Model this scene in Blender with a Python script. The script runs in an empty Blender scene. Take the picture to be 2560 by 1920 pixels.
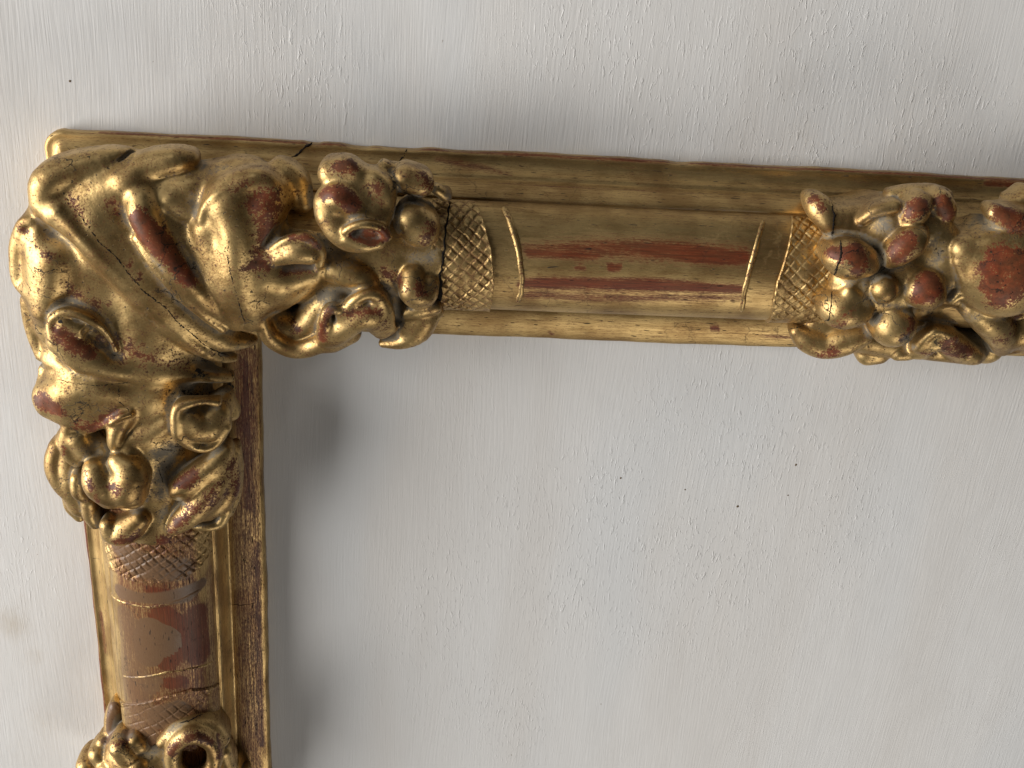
import bpy, math
import numpy as np
from mathutils import Matrix, Vector, Euler

# ------------------------------------------------------------------ camera, light, exposure
scene = bpy.context.scene
COL = scene.collection
FOC = 3000.0                       # focal length in pixels of a 2560 x 1920 picture
CAM_ROT = (math.radians(-27.55), math.radians(-4.01), math.radians(4.24))
LIP = 6.0                          # mm from the board to the frame's outer lip
CAM_POS = np.array([128.8, 127.3, 432.1 + LIP])   # mm

cam_data = bpy.data.cameras.new('camera')
cam_data.sensor_width = 36.0
cam_data.lens = 36.0 * FOC / 2560.0
cam_data.clip_start = 0.01
cam_data.clip_end = 50.0
cam = bpy.data.objects.new('camera', cam_data)
COL.objects.link(cam)
cam.location = CAM_POS * 0.001
cam.rotation_euler = CAM_ROT
scene.camera = cam

world = bpy.data.worlds.new('World')
scene.world = world
world.use_nodes = True
bg = world.node_tree.nodes['Background']
bg.inputs['Color'].default_value = (0.95, 0.97, 1.0, 1.0)
bg.inputs['Strength'].default_value = 0.02


def area_light(name, loc, target, sx, sy, power, color):
    d = bpy.data.lights.new(name, 'AREA')
    d.shape = 'RECTANGLE'
    d.size, d.size_y = sx, sy
    d.energy = power
    d.color = color
    o = bpy.data.objects.new(name, d)
    COL.objects.link(o)
    o.location = loc
    v = Vector(target) - Vector(loc)
    o.rotation_euler = v.to_track_quat('-Z', 'Y').to_euler()
    return o


# daylight from a large window to the left, a second one below the picture and a weak fill lamp added behind the top rail
area_light('left_window_light', (-2.75, 0.02, 1.17), (0.15, -0.12, 0.0), 2.9, 2.3, 205.0, (1.0, 0.98, 0.95))
area_light('near_window_light', (0.95, -1.75, 1.35), (0.2, -0.15, 0.0), 1.0, 0.7, 12.0, (1.0, 0.95, 0.88))
area_light('far_fill_light', (-0.35, 1.85, 1.0), (0.15, -0.1, 0.0), 1.1, 0.6, 3.0, (0.97, 0.98, 1.0))

scene.view_settings.view_transform = 'Standard'
scene.view_settings.look = 'None'
scene.view_settings.gamma = 1.0
scene.view_settings.use_curve_mapping = False
scene.view_settings.exposure = 0.0
scene.cycles.use_denoising = True
scene.cycles.max_bounces = 5
scene.cycles.diffuse_bounces = 3
scene.cycles.glossy_bounces = 3
scene.cycles.adaptive_threshold = 0.02

# ------------------------------------------------------------------ from a spot in the photograph, at a height, to a place in mm
ROT = np.array(Euler(CAM_ROT, 'XYZ').to_matrix())
ZONES = {1: (0, 300), 2: (600, 350), 3: (0, 800), 4: (100, 1320), 5: (1200, 350), 6: (1760, 380)}
ZS = 2212.0 / 800.0                # one zone pixel is 1 / ZS photograph pixels


def ray(x, y, zone=0):
    if zone:
        x, y = ZONES[zone][0] + x / ZS, ZONES[zone][1] + y / ZS
    d = ROT @ np.array([(x - 1280.0) / FOC, (960.0 - y) / FOC, -1.0])
    return d


def at(x, y, z, zone=0):
    d = ray(x, y, zone)
    return CAM_POS + d * ((z - CAM_POS[2]) / d[2])


MMZ = 0.0560                       # mm per zone pixel, about

# ------------------------------------------------------------------ signed distance volumes for the carved wood


class Volume:
    def __init__(self, lo, hi, h):
        self.lo = np.array(lo, float)
        self.h = h
        self.n = np.ceil((np.array(hi, float) - self.lo) / h).astype(int) + 1
        self.F = np.full(self.n, 12.0, np.float32)
        self.R = np.full(self.n, 12.0, np.float32)
        self.L = np.zeros(self.n, np.int16)
        self.names = []
        self.K = {}

    def label(self, key):
        if key not in self.names:
            self.names.append(key)
        return self.names.index(key)

    def block(self, lo, hi, pad):
        a = np.clip(np.floor((lo - pad - self.lo) / self.h).astype(int), 0, self.n)
        b = np.clip(np.ceil((hi + pad - self.lo) / self.h).astype(int) + 1, 0, self.n)
        if np.any(b <= a):
            return None
        g = [(self.lo[i] + self.h * np.arange(a[i], b[i])).astype(np.float32) for i in range(3)]
        return tuple(slice(a[i], b[i]) for i in range(3)), g

    @staticmethod
    def dist(g, pts, rad, flat, drop=1.0):
        X, Y, Z = g[0][:, None, None], g[1][None, :, None], g[2][None, None, :] / flat
        out = None
        P = [np.array([p[0], p[1], p[2] / flat], np.float32) for p in pts]
        if len(P) == 1:
            P = [P[0], P[0] + np.array([1e-3, 0, 0], np.float32)]
            rad = [rad[0], rad[0]]
        for a, b, ra, rb in zip(P[:-1], P[1:], rad[:-1], rad[1:]):
            d = b - a
            dd = float(d @ d) + 1e-9
            t = np.clip(((X - a[0]) * d[0] + (Y - a[1]) * d[1] + (Z - a[2]) * d[2]) / dd, 0, 1)
            dz = Z - a[2] - t * d[2]
            if drop < 1.0:             # relief: the carving widens into the block below it
                dz = np.where(dz < 0, dz * drop, dz)
            q = np.sqrt((X - a[0] - t * d[0]) ** 2 + (Y - a[1] - t * d[1]) ** 2 + dz ** 2) - (ra + t * (rb - ra))
            out = q if out is None else np.minimum(out, q)
        return out * min(1.0, flat)

    def field(self, key, a, b):
        """the part's own distance field, grown to hold the block a..b"""
        if key not in self.K:
            self.label(key)
            self.K[key] = [a.copy(), b.copy(), np.full(b - a, 12.0, np.float32)]
        A, B, F = self.K[key]
        if np.any(a < A) or np.any(b > B):
            a2, b2 = np.minimum(a, A), np.maximum(b, B)
            G = np.full(b2 - a2, 12.0, np.float32)
            G[tuple(slice(A[i] - a2[i], B[i] - a2[i]) for i in range(3))] = F
            self.K[key] = [a2, b2, G]
        A, B, F = self.K[key]
        return F[tuple(slice(a[i] - A[i], b[i] - A[i]) for i in range(3))]

    def add(self, key, pts, rad, k=1.2, flat=1.0, drop=0.3):
        pts = [np.array(p, float) for p in pts]
        R = max(rad) * max(1.0, flat)
        low = np.array([R, R, R / drop])
        blk = self.block(np.min(pts, 0) - low, np.max(pts, 0) + R, 5.0)
        if blk is None:
            return
        s, g = blk
        d = self.dist(g, pts, rad, flat, drop)
        F = self.field(key, np.array([q.start for q in s]), np.array([q.stop for q in s]))
        hh = np.clip(0.5 + 0.5 * (F - d) / k, 0, 1)
        F[...] = F * (1 - hh) + d * hh - k * hh * (1 - hh)

    def carve(self, pts, rad, k=0.8, flat=1.0):
        pts = [np.array(p, float) for p in pts]
        R = max(rad) * max(1.0, flat)
        blk = self.block(np.min(pts, 0) - R, np.max(pts, 0) + R, 4.0)
        if blk is None:
            return
        s, g = blk
        d = -self.dist(g, pts, rad, flat)
        a0 = np.array([q.start for q in s])
        b0 = np.array([q.stop for q in s])
        for key, (A, B, G) in self.K.items():
            a, b = np.maximum(a0, A), np.minimum(b0, B)
            if np.any(b <= a):
                continue
            F = G[tuple(slice(a[i] - A[i], b[i] - A[i]) for i in range(3))]
            e = d[tuple(slice(a[i] - a0[i], b[i] - a0[i]) for i in range(3))]
            hh = np.clip(0.5 - 0.5 * (F - e) / k, 0, 1)
            F[...] = F * (1 - hh) + e * hh + k * hh * (1 - hh)

    def clip(self, ax, sign, val, round_=0.8):
        """saw the wood off square at one end"""
        for key, (A, B, F) in self.K.items():
            g = (self.lo[ax] + self.h * np.arange(A[ax], B[ax])).astype(np.float32)
            sh = [1, 1, 1]
            sh[ax] = -1
            d = (sign * (g - val)).reshape(sh)
            hh = np.clip(0.5 - 0.5 * (F - d) / round_, 0, 1)
            F[...] = F * (1 - hh) + d * hh + round_ * hh * (1 - hh)

    def join(self, join_k):
        for i, key in enumerate(self.names):
            A, B, d = self.K[key]
            s = tuple(slice(A[q], B[q]) for q in range(3))
            k = join_k(key)
            F = self.F[s]
            hh = np.clip(0.5 + 0.5 * (F - d) / k, 0, 1)
            self.F[s] = F * (1 - hh) + d * hh - k * hh * (1 - hh)
            m = d < self.R[s]
            self.L[s][m] = i
            self.R[s][m] = d[m]

    def finish(self, seed=0, amp=0.16, join_k=lambda key: 0.7):
        self.join(join_k)
        g = [(self.lo[i] + self.h * np.arange(self.n[i])).astype(np.float32) for i in range(3)]
        X, Y, Z = g[0][:, None, None], g[1][None, :, None], g[2][None, None, :]
        for _ in range(1):               # the gesso rounds every cut a little
            for ax in range(3):
                A = self.F
                self.F = (0.5 * A + 0.25 * np.roll(A, 1, ax) + 0.25 * np.roll(A, -1, ax)).astype(np.float32)
        rs = np.random.RandomState(seed)
        for w in (0.11, 0.19, 0.31, 0.5):
            for _ in range(2):
                v = rs.normal(size=3)
                v *= w / np.linalg.norm(v)
                self.F += np.float32(amp * 0.09 / w) * np.sin(X * v[0] * 2 + rs.rand() * 6) * np.sin(Y * v[1] * 2 + rs.rand() * 6) * np.sin(Z * v[2] * 2 + Y * v[0] + rs.rand() * 6)
        self.F = np.maximum(self.F, (1.0 - Z).astype(np.float32))
        for ax in range(3):
            for e in (0, -1):
                idx = [slice(None)] * 3
                idx[ax] = e
                self.F[tuple(idx)] = 5.0

    def sample(self, P):
        q = np.clip((P - self.lo) / self.h, 0, self.n - 1.001)
        i = q.astype(int)
        f = q - i
        x, y, z = i.T
        fx, fy, fz = f.T
        F = self.F
        c00 = F[x, y, z] * (1 - fx) + F[x + 1, y, z] * fx
        c10 = F[x, y + 1, z] * (1 - fx) + F[x + 1, y + 1, z] * fx
        c01 = F[x, y, z + 1] * (1 - fx) + F[x + 1, y, z + 1] * fx
        c11 = F[x, y + 1, z + 1] * (1 - fx) + F[x + 1, y + 1, z + 1] * fx
        return (c00 * (1 - fy) + c10 * fy) * (1 - fz) + (c01 * (1 - fy) + c11 * fy) * fz

    def grad(self, P, e):
        G = np.stack([self.sample(P + np.eye(3)[i] * e) - self.sample(P - np.eye(3)[i] * e) for i in range(3)], 1) / (2 * e)
        return G

    def nets(self):
        F, n = self.F, self.n
        S = F < 0
        cnt = np.zeros(n - 1, np.int8)
        for dx in (0, 1):
            for dy in (0, 1):
                for dz in (0, 1):
                    cnt += S[dx:n[0] - 1 + dx, dy:n[1] - 1 + dy, dz:n[2] - 1 + dz]
        act = (cnt > 0) & (cnt < 8)
        C = np.argwhere(act)
        idx = np.full(n - 1, -1, np.int32)
        idx[act] = np.arange(len(C))
        acc = np.zeros((len(C), 3))
        num = np.zeros(len(C))
        cor = [(0, 0, 0), (1, 0, 0), (0, 1, 0), (1, 1, 0), (0, 0, 1), (1, 0, 1), (0, 1, 1), (1, 1, 1)]
        val = [F[C[:, 0] + c[0], C[:, 1] + c[1], C[:, 2] + c[2]] for c in cor]
        for a in range(8):
            for b in range(a + 1, 8):
                if sum(abs(cor[a][i] - cor[b][i]) for i in range(3)) != 1:
                    continue
                m = (val[a] < 0) != (val[b] < 0)
                t = val[a] / (val[a] - val[b] + 1e-12)
                p = np.array(cor[a])[None] + t[:, None] * (np.array(cor[b]) - np.array(cor[a]))[None]
                acc[m] += p[m]
                num[m] += 1
        V = self.lo + (C + acc / num[:, None]) * self.h
        quads = []
        for ax in range(3):
            o1, o2 = (ax + 1) % 3, (ax + 2) % 3
            sl0 = [slice(1, -1)] * 3
            sl1 = [slice(1, -1)] * 3
            sl0[ax] = slice(0, -1)
            sl1[ax] = slice(1, None)
            s0, s1 = S[tuple(sl0)], S[tuple(sl1)]
            E = np.argwhere(s0 != s1)
            off = np.ones(3, int)
            off[ax] = 0
            fl = s0[tuple(E.T)]
            E = E + off
            q = []
            for d1, d2 in ((-1, -1), (0, -1), (0, 0), (-1, 0)):
                c = E.copy()
                c[:, o1] += d1
                c[:, o2] += d2
                q.append(idx[tuple(c.T)])
            q = np.stack(q, 1)
            q[~fl] = q[~fl][:, ::-1]
            quads.append(q)
        Q = np.concatenate(quads)
        for _ in range(2):
            G = self.grad(V, self.h * 0.6)
            g2 = np.maximum((G * G).sum(1), 0.15)
            V = V - G * np.clip(self.sample(V) / g2, -self.h, self.h)[:, None]
        N = self.grad(V, self.h * 0.9)
        N /= np.linalg.norm(N, axis=1)[:, None] + 1e-9
        return V, Q, N

    def labels_at(self, V):
        i = np.clip(np.rint((V - self.lo) / self.h).astype(int), 0, self.n - 1)
        return self.L[tuple(i.T)]

    def hit(self, x, y, zone=0, zmax=62.0):
        """first carved surface met along the line of sight through a spot of the photograph"""
        d = ray(x, y, zone)
        t = (zmax - CAM_POS[2]) / d[2]
        step = 0.25 / np.linalg.norm(d)
        n = int((zmax) / abs(d[2]) / step)
        P = CAM_POS[None] + d[None] * (t + step * np.arange(n))[:, None]
        inside = np.all((P > self.lo) & (P < self.lo + self.h * (self.n - 1)), axis=1)
        f = np.where(inside, self.sample(P), 5.0)
        k = np.argmax(f < 0)
        return P[k] if f[k] < 0 else None


# ------------------------------------------------------------------ the moulding's profile: u mm in from the outer edge, z mm above the board
def profile_points():
    p = [(1.2, 0.3), (0.2, 2.0), (0.0, 5.0), (0.25, 5.8), (0.8, 6.25), (1.5, 6.3), (2.4, 6.2), (3.6, 6.5), (4.8, 7.2), (5.8, 8.2),
         (6.6, 9.5), (7.0, 10.3), (7.4, 10.7), (8.2, 10.9), (8.5, 11.4), (8.7, 12.6), (9.0, 14.0), (9.6, 16.0), (10.4, 17.8), (11.2, 19.0),
         (11.7, 19.8), (12.3, 20.6), (12.8, 20.9), (13.1, 20.9), (13.4, 20.6)]
    for i in range(41):
        a = math.pi * (1 - i / 40.0)
        p.append((34.3 + 20.9 * math.cos(a) * (1 if abs(math.cos(a)) < 1 else 1), 20.7 + 14.6 * math.sin(a) ** 0.86))
    p += [(55.5, 20.2), (55.9, 20.3), (56.5, 20.0), (56.9, 19.0), (57.1, 17.0), (57.5, 14.5), (58.2, 12.0), (59.2, 10.2), (60.0, 9.5), (60.4, 9.3),
          (60.9, 9.5), (63.0, 9.6), (66.0, 9.3), (69.0, 8.7), (72.0, 7.7), (73.6, 7.0), (74.4, 6.5), (74.9, 5.7), (75.0, 4.5), (74.8, 0.3)]
    return np.array(p)


PROFILE = profile_points()
ROLL0, ROLL1 = 25, 65              # the half round runs from profile point 25 to 65


def prof_z(u):
    return np.interp(u, PROFILE[:, 0].clip(0), PROFILE[:, 1])


def rail_hit(x, y, zone, rail):
    """where the line of sight through a spot of the photograph meets a plain rail"""
    d = ray(x, y, zone)
    t = (60.0 - CAM_POS[2]) / d[2]
    step = 0.1 / np.linalg.norm(d)
    P = CAM_POS[None] + d[None] * (t + step * np.arange(900))[:, None]
    u = -P[:, 1] if rail == 'top' else P[:, 0]
    z = np.where((u > 0) & (u < 75), np.interp(u, PROFILE[2:-1, 0], PROFILE[2:-1, 1]), 0.0)
    k = np.argmax(P[:, 2] <= z)
    return P[k]

# ------------------------------------------------------------------ materials
class Nodes:
    def __init__(self, name):
        self.m = bpy.data.materials.new(name)
        self.m.use_nodes = True
        self.t = self.m.node_tree
        self.t.nodes.clear()
        self.out = self.t.nodes.new('ShaderNodeOutputMaterial')

    def link(self, v, sock):
        if isinstance(v, (int, float, tuple)):
            sock.default_value = v
        else:
            self.t.links.new(v, sock)

    def n(self, kind, **kw):
        nd = self.t.nodes.new('ShaderNode' + kind)
        for k, v in kw.items():
            setattr(nd, k, v)
        return nd

    def math(self, op, a, b=0.0, c=None, clamp=False):
        nd = self.n('Math', operation=op, use_clamp=clamp)
        self.link(a, nd.inputs[0])
        self.link(b, nd.inputs[1])
        if c is not None:
            self.link(c, nd.inputs[2])
        return nd.outputs[0]

    def noise(self, vec, scale, detail=4.0, rough=0.55, dist=0.0):
        nd = self.n('TexNoise')
        self.link(vec, nd.inputs['Vector'])
        nd.inputs['Scale'].default_value = scale
        nd.inputs['Detail'].default_value = detail
        nd.inputs['Roughness'].default_value = rough
        nd.inputs['Distortion'].default_value = dist
        return nd.outputs['Fac']

    def vmul(self, vec, s):
        nd = self.n('VectorMath', operation='MULTIPLY')
        self.link(vec, nd.inputs[0])
        nd.inputs[1].default_value = s
        return nd.outputs[0]

    def step(self, v, lo, hi):
        nd = self.n('MapRange', interpolation_type='SMOOTHSTEP')
        self.link(v, nd.inputs['Value'])
        nd.inputs['From Min'].default_value = lo
        nd.inputs['From Max'].default_value = hi
        return nd.outputs['Result']

    def mix(self, f, a, b):
        nd = self.n('Mix', data_type='RGBA')
        self.link(f, nd.inputs[0])
        self.link(a, nd.inputs[6])
        self.link(b, nd.inputs[7])
        return nd.outputs[2]

    def fmix(self, f, a, b):
        nd = self.n('Mix', data_type='FLOAT')
        self.link(f, nd.inputs[0])
        self.link(a, nd.inputs[2])
        self.link(b, nd.inputs[3])
        return nd.outputs[0]

    def attr(self, name):
        return self.n('Attribute', attribute_name=name).outputs['Fac']

    def bump(self, height, strength, distance, normal=None):
        nd = self.n('Bump')
        self.link(height, nd.inputs['Height'])
        nd.inputs['Strength'].default_value = strength
        nd.inputs['Distance'].default_value = distance
        if normal is not None:
            self.link(normal, nd.inputs['Normal'])
        return nd.outputs[0]

    def surface(self, color, metallic, rough, normal=None, spec=0.5):
        p = self.n('BsdfPrincipled')
        self.link(color, p.inputs['Base Color'])
        self.link(metallic, p.inputs['Metallic'])
        self.link(rough, p.inputs['Roughness'])
        self.link(spec, p.inputs['Specular IOR Level'])
        if normal is not None:
            self.link(normal, p.inputs['Normal'])
        self.t.links.new(p.outputs[0], self.out.inputs[0])
        return self.m


GOLD_A = (0.57, 0.395, 0.168, 1)
GOLD_B = (0.34, 0.213, 0.084, 1)
BOLE_A = (0.155, 0.019, 0.006, 1)
BOLE_B = (0.070, 0.012, 0.005, 1)
DUST = (0.30, 0.275, 0.225, 1)
TAN = (0.20, 0.12, 0.062, 1)
NEAR_BLACK = (0.010, 0.007, 0.004, 1)


def gilding(name, rail):
    N = Nodes(name)
    if rail:
        uv = N.n('UVMap', uv_map='rail').outputs[0]
        P = uv
        S = N.vmul(uv, (0.045, 1.0, 1.0))
        S2 = N.vmul(uv, (0.16, 1.0, 1.0))
    else:
        geo = N.n('NewGeometry').outputs['Position']
        P = N.vmul(geo, (1000.0, 1000.0, 1000.0))
        S = P
        S2 = P
    n_big = N.noise(P, 0.055, 2.0)
    n_mid = N.noise(S, 1.5 if rail else 0.26, 5.0, 0.70)
    n_fine = N.noise(S2, 3.4 if rail else 1.3, 3.0, 0.7)
    n_speck = N.noise(S2 if rail else P, 1.25 if rail else 0.95, 1.0, 0.5, 0.3)
    wear, dust, tan, dark_tone = N.attr('wear'), N.attr('dust'), N.attr('tan'), N.attr('dark_tone')
    breakup = N.math('ADD', N.math('MULTIPLY', N.math('SUBTRACT', n_mid, 0.5), 1.3 if rail else 2.1), N.math('MULTIPLY', N.math('SUBTRACT', n_fine, 0.5), 1.3 if rail else 2.0))
    w = N.step(N.math('ADD', wear, breakup), 0.22 if rail else 0.36, 0.86 if rail else 0.66)
    w = N.math('MULTIPLY', w, 0.92)
    # thin rubbing nearly everywhere, in flecks
    flecks = N.step(N.math('ADD', N.math('MULTIPLY', n_fine, 0.7), N.math('MULTIPLY', n_mid, 0.55)), 0.66, 0.78)
    w = N.math('MAXIMUM', w, N.math('MULTIPLY', flecks, 0.7))
    specks = N.step(n_speck, 0.685, 0.73)
    mottle = N.math('MULTIPLY', N.step(N.noise(P, 1.7, 2.0, 0.6), 0.54, 0.70), N.step(n_mid, 0.42, 0.62))
    # hairline craquelure in the gesso
    vor = N.n('TexVoronoi', feature='DISTANCE_TO_EDGE')
    warp = N.n('VectorMath', operation='ADD')
    wn = N.n('TexNoise')
    N.link(P, wn.inputs['Vector'])
    wn.inputs['Scale'].default_value = 0.22
    wn.inputs['Detail'].default_value = 4.0
    sc = N.n('VectorMath', operation='SCALE')
    N.link(wn.outputs['Color'], sc.inputs[0])
    sc.inputs[3].default_value = 9.0
    N.link(P, warp.inputs[0])
    N.link(sc.outputs[0], warp.inputs[1])
    N.link(warp.outputs[0], vor.inputs['Vector'])
    vor.inputs['Scale'].default_value = 0.055
    crack = N.math('SUBTRACT', 1.0, N.step(vor.outputs['Distance'], 0.006, 0.015))
    crack = N.math('MULTIPLY', crack, N.step(N.noise(P, 0.035, 2.0), 0.50, 0.60))
    if rail:
        crack = N.math('MULTIPLY', crack, 0.35)
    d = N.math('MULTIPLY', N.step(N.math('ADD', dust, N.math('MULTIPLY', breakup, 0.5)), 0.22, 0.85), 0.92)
    tn = N.step(N.math('ADD', tan, N.math('MULTIPLY', breakup, 0.14)), 0.40, 0.60)
    g = N.step(N.math('ADD', dark_tone, N.math('MULTIPLY', breakup, 0.9)), 0.45, 0.65)
    gold = N.mix(N.step(N.math('ADD', n_big, N.math('MULTIPLY', breakup, 0.30)), 0.34, 0.70), GOLD_A, GOLD_B)
    gold = N.mix(N.math('MULTIPLY', N.step(N.noise(S2 if rail else P, 0.35 if rail else 0.11, 3.0), 0.50, 0.68), 0.40), gold, (0.24, 0.15, 0.05, 1))
    bole = N.mix(N.step(n_mid, 0.35, 0.65), BOLE_A, BOLE_B)
    gold = N.mix(N.math('MULTIPLY', mottle, 0.45), gold, (0.10, 0.055, 0.018, 1))
    col = N.mix(w, gold, bole)
    col = N.mix(tn, col, N.mix(n_fine, TAN, (0.13, 0.066, 0.035, 1)))
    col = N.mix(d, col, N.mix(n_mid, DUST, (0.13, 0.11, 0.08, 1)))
    dark = N.math('MAXIMUM', N.math('MULTIPLY', specks, 0.85), N.math('MULTIPLY', crack, 0.9))
    dark = N.math('MAXIMUM', dark, g)
    col = N.mix(dark, col, NEAR_BLACK)
    met = N.math('SUBTRACT', 0.93, w)
    met = N.math('MULTIPLY', N.math('MAXIMUM', met, 0.0), N.math('SUBTRACT', 1.0, N.math('MAXIMUM', N.math('MAXIMUM', d, dark), tn)))
    rough = N.math('ADD', 0.28, N.math('MULTIPLY', n_mid, 0.34))
    rough = N.fmix(w, rough, N.math('ADD', 0.38, N.math('MULTIPLY', n_fine, 0.2)))
    rough = N.fmix(tn, rough, 0.36)
    rough = N.fmix(N.math('MAXIMUM', d, dark), rough, 0.85)
    hgt = N.math('SUBTRACT', N.math('MULTIPLY', n_fine, 0.5), N.math('MULTIPLY', specks, 0.5))
    nor = N.bump(hgt, 0.6, 0.00022)
    if not rail:
        nor = N.bump(N.noise(P, 0.24, 2.0), 0.15, 0.0009, nor)
    return N.surface(col, met, rough, nor, N.fmix(w, 0.4, 0.28))


def board_paint():
    N = Nodes('white_painted_board')
    geo = N.n('NewGeometry').outputs['Position']
    P = N.vmul(geo, (1000.0, 1000.0, 1000.0))
    # the boards' grain runs along y and leans a little to the right of the picture
    wob = N.n('TexNoise')
    N.link(N.vmul(P, (1.0, 0.25, 1.0)), wob.inputs['Vector'])
    wob.inputs['Scale'].default_value = 0.02
    wob.inputs['Detail'].default_value = 2.0
    sx = N.n('SeparateXYZ')
    N.link(P, sx.inputs[0])
    x = N.math('ADD', sx.outputs[0], N.math('MULTIPLY', N.math('SUBTRACT', wob.outputs['Fac'], 0.5), 14.0))
    cx = N.n('CombineXYZ')
    N.link(x, cx.inputs[0])
    N.link(sx.outputs[1], cx.inputs[1])
    Q = cx.outputs[0]
    grain = N.noise(N.vmul(Q, (1.0, 0.035, 1.0)), 1.25, 2.0, 0.6)
    flake = N.noise(N.vmul(Q, (1.0, 0.24, 1.0)), 0.85, 3.0, 0.65, 0.5)
    area = N.step(N.noise(N.vmul(P, (1.0, 0.6, 1.0)), 0.017, 2.0), 0.44, 0.62)
    scuff = N.attr('scuff')
    ridge = N.math('MULTIPLY', N.step(flake, 0.55, 0.70), N.math('ADD', N.math('MULTIPLY', area, 0.22), scuff))
    h = N.math('ADD', N.math('MULTIPLY', grain, 0.42), N.math('MULTIPLY', ridge, 0.85))
    tone = N.noise(N.vmul(Q, (1.0, 0.12, 1.0)), 0.022, 4.0, 0.6)
    col = N.mix(N.step(tone, 0.35, 0.7), (0.71, 0.70, 0.685, 1), (0.675, 0.655, 0.63, 1))
    cool = N.noise(N.vmul(P, (1.0, 0.3, 1.0)), 0.012, 2.0)
    col = N.mix(N.math('MULTIPLY', N.step(cool, 0.5, 0.7), 0.6), col, (0.665, 0.675, 0.68, 1))
    stain = N.attr('stain')
    col = N.mix(N.step(N.math('ADD', stain, N.math('MULTIPLY', N.math('SUBTRACT', flake, 0.5), 0.35)), 0.12, 0.95), col, (0.46, 0.385, 0.28, 1))
    fleck = N.step(N.noise(N.vmul(P, (1.0, 0.6, 1.0)), 0.42, 1.0), 0.80, 0.83)
    col = N.mix(N.math('MULTIPLY', fleck, 0.5), col, (0.25, 0.20, 0.14, 1))
    nor = N.bump(h, 0.55, 0.00045)
    h2 = N.noise(P, 0.03, 2.0)
    nor = N.bump(h2, 0.12, 0.004, nor)
    return N.surface(col, 0.0, N.math('ADD', 0.50, N.math('MULTIPLY', grain, 0.12)), nor, 0.3)


def plain(name, color, rough, metallic=0.0):
    N = Nodes(name)
    geo = N.n('NewGeometry').outputs['Position']
    n = N.noise(geo, 900.0, 3.0)
    c2 = tuple(c * 0.55 for c in color[:3]) + (1,)
    return N.surface(N.mix(n, color, c2), metallic, rough, None, 0.3)


M_CARVED = gilding('worn_gilding_on_carving', False)
M_RAIL = gilding('worn_gilding_on_moulding', True)
M_BOARD = board_paint()
M_CRACK = plain('dark_open_crack', (0.012, 0.008, 0.005, 1), 0.95)
M_SPOT = plain('brown_rust_spot', (0.16, 0.105, 0.05, 1), 0.8)

# ------------------------------------------------------------------ objects


def tag(o, label=None, cat=None, kind=None):
    if label:
        o['label'] = label
    if cat:
        o['category'] = cat
    if kind:
        o['kind'] = kind
    return o


def mesh_object(name, V, faces, mat, parent=None, normals=None, attrs=None, uv=None, smooth=True):
    V = np.asarray(V, float) * 0.001
    faces = np.asarray(faces)
    me = bpy.data.meshes.new(name)
    nf, c = faces.shape
    me.vertices.add(len(V))
    me.vertices.foreach_set('co', V.astype(np.float32).ravel())
    me.loops.add(nf * c)
    me.loops.foreach_set('vertex_index', faces.astype(np.int32).ravel())
    me.polygons.add(nf)
    me.polygons.foreach_set('loop_start', (np.arange(nf) * c).astype(np.int32))
    me.polygons.foreach_set('use_smooth', np.full(nf, smooth))
    if attrs:
        for k, a in attrs.items():
            at_ = me.attributes.new(k, 'FLOAT', 'POINT')
            at_.data.foreach_set('value', np.asarray(a, np.float32))
    if uv is not None:
        l = me.uv_layers.new(name='rail')
        l.data.foreach_set('uv', np.asarray(uv, np.float32)[faces.ravel()].ravel())
    me.update()
    me.validate()
    if normals is not None:
        me.normals_split_custom_set_from_vertices(np.asarray(normals, np.float32))
    me.materials.append(mat)
    o = bpy.data.objects.new(name, me)
    COL.objects.link(o)
    if parent is not None:
        o.parent = parent
    return o


class Paint:
    """worn, dusty and stained patches, each a short stroke lying on the surface"""
    def __init__(self):
        self.p = []

    def stroke(self, ch, pts, rad, amount=1.0, soft=1.2):
        if any(p is None for p in pts):
            pr = [(p, r) for p, r in zip(pts, rad) if p is not None]
            if not pr:
                return
            pts, rad = [a for a, _ in pr], [b for _, b in pr]
        self.p.append((ch, [np.array(p) for p in pts], rad, amount, soft))

    def apply(self, V):
        out = {k: np.zeros(len(V), np.float32) for k in ('wear', 'dust', 'tan', 'dark_tone')}
        for ch, pts, rad, amount, soft in self.p:
            R = max(rad) + soft
            lo, hi = np.min(pts, 0) - R, np.max(pts, 0) + R
            m = np.where(np.all((V > lo) & (V < hi), axis=1))[0]
            if not len(m):
                continue
            W = V[m]
            d = None
            if len(pts) == 1:
                pts, rad = [pts[0], pts[0] + 1e-3], [rad[0], rad[0]]
            for a, b, ra, rb in zip(pts[:-1], pts[1:], rad[:-1], rad[1:]):
                e = b - a
                t = np.clip((W - a) @ e / (e @ e + 1e-9), 0, 1)
                q = np.linalg.norm(W - a - t[:, None] * e, axis=1) - (ra + t * (rb - ra))
                d = q if d is None else np.minimum(d, q)
            v = np.clip(0.5 - d / (2 * soft), 0, 1) * amount
            out[ch][m] = np.maximum(out[ch][m], v)
        return out


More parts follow.
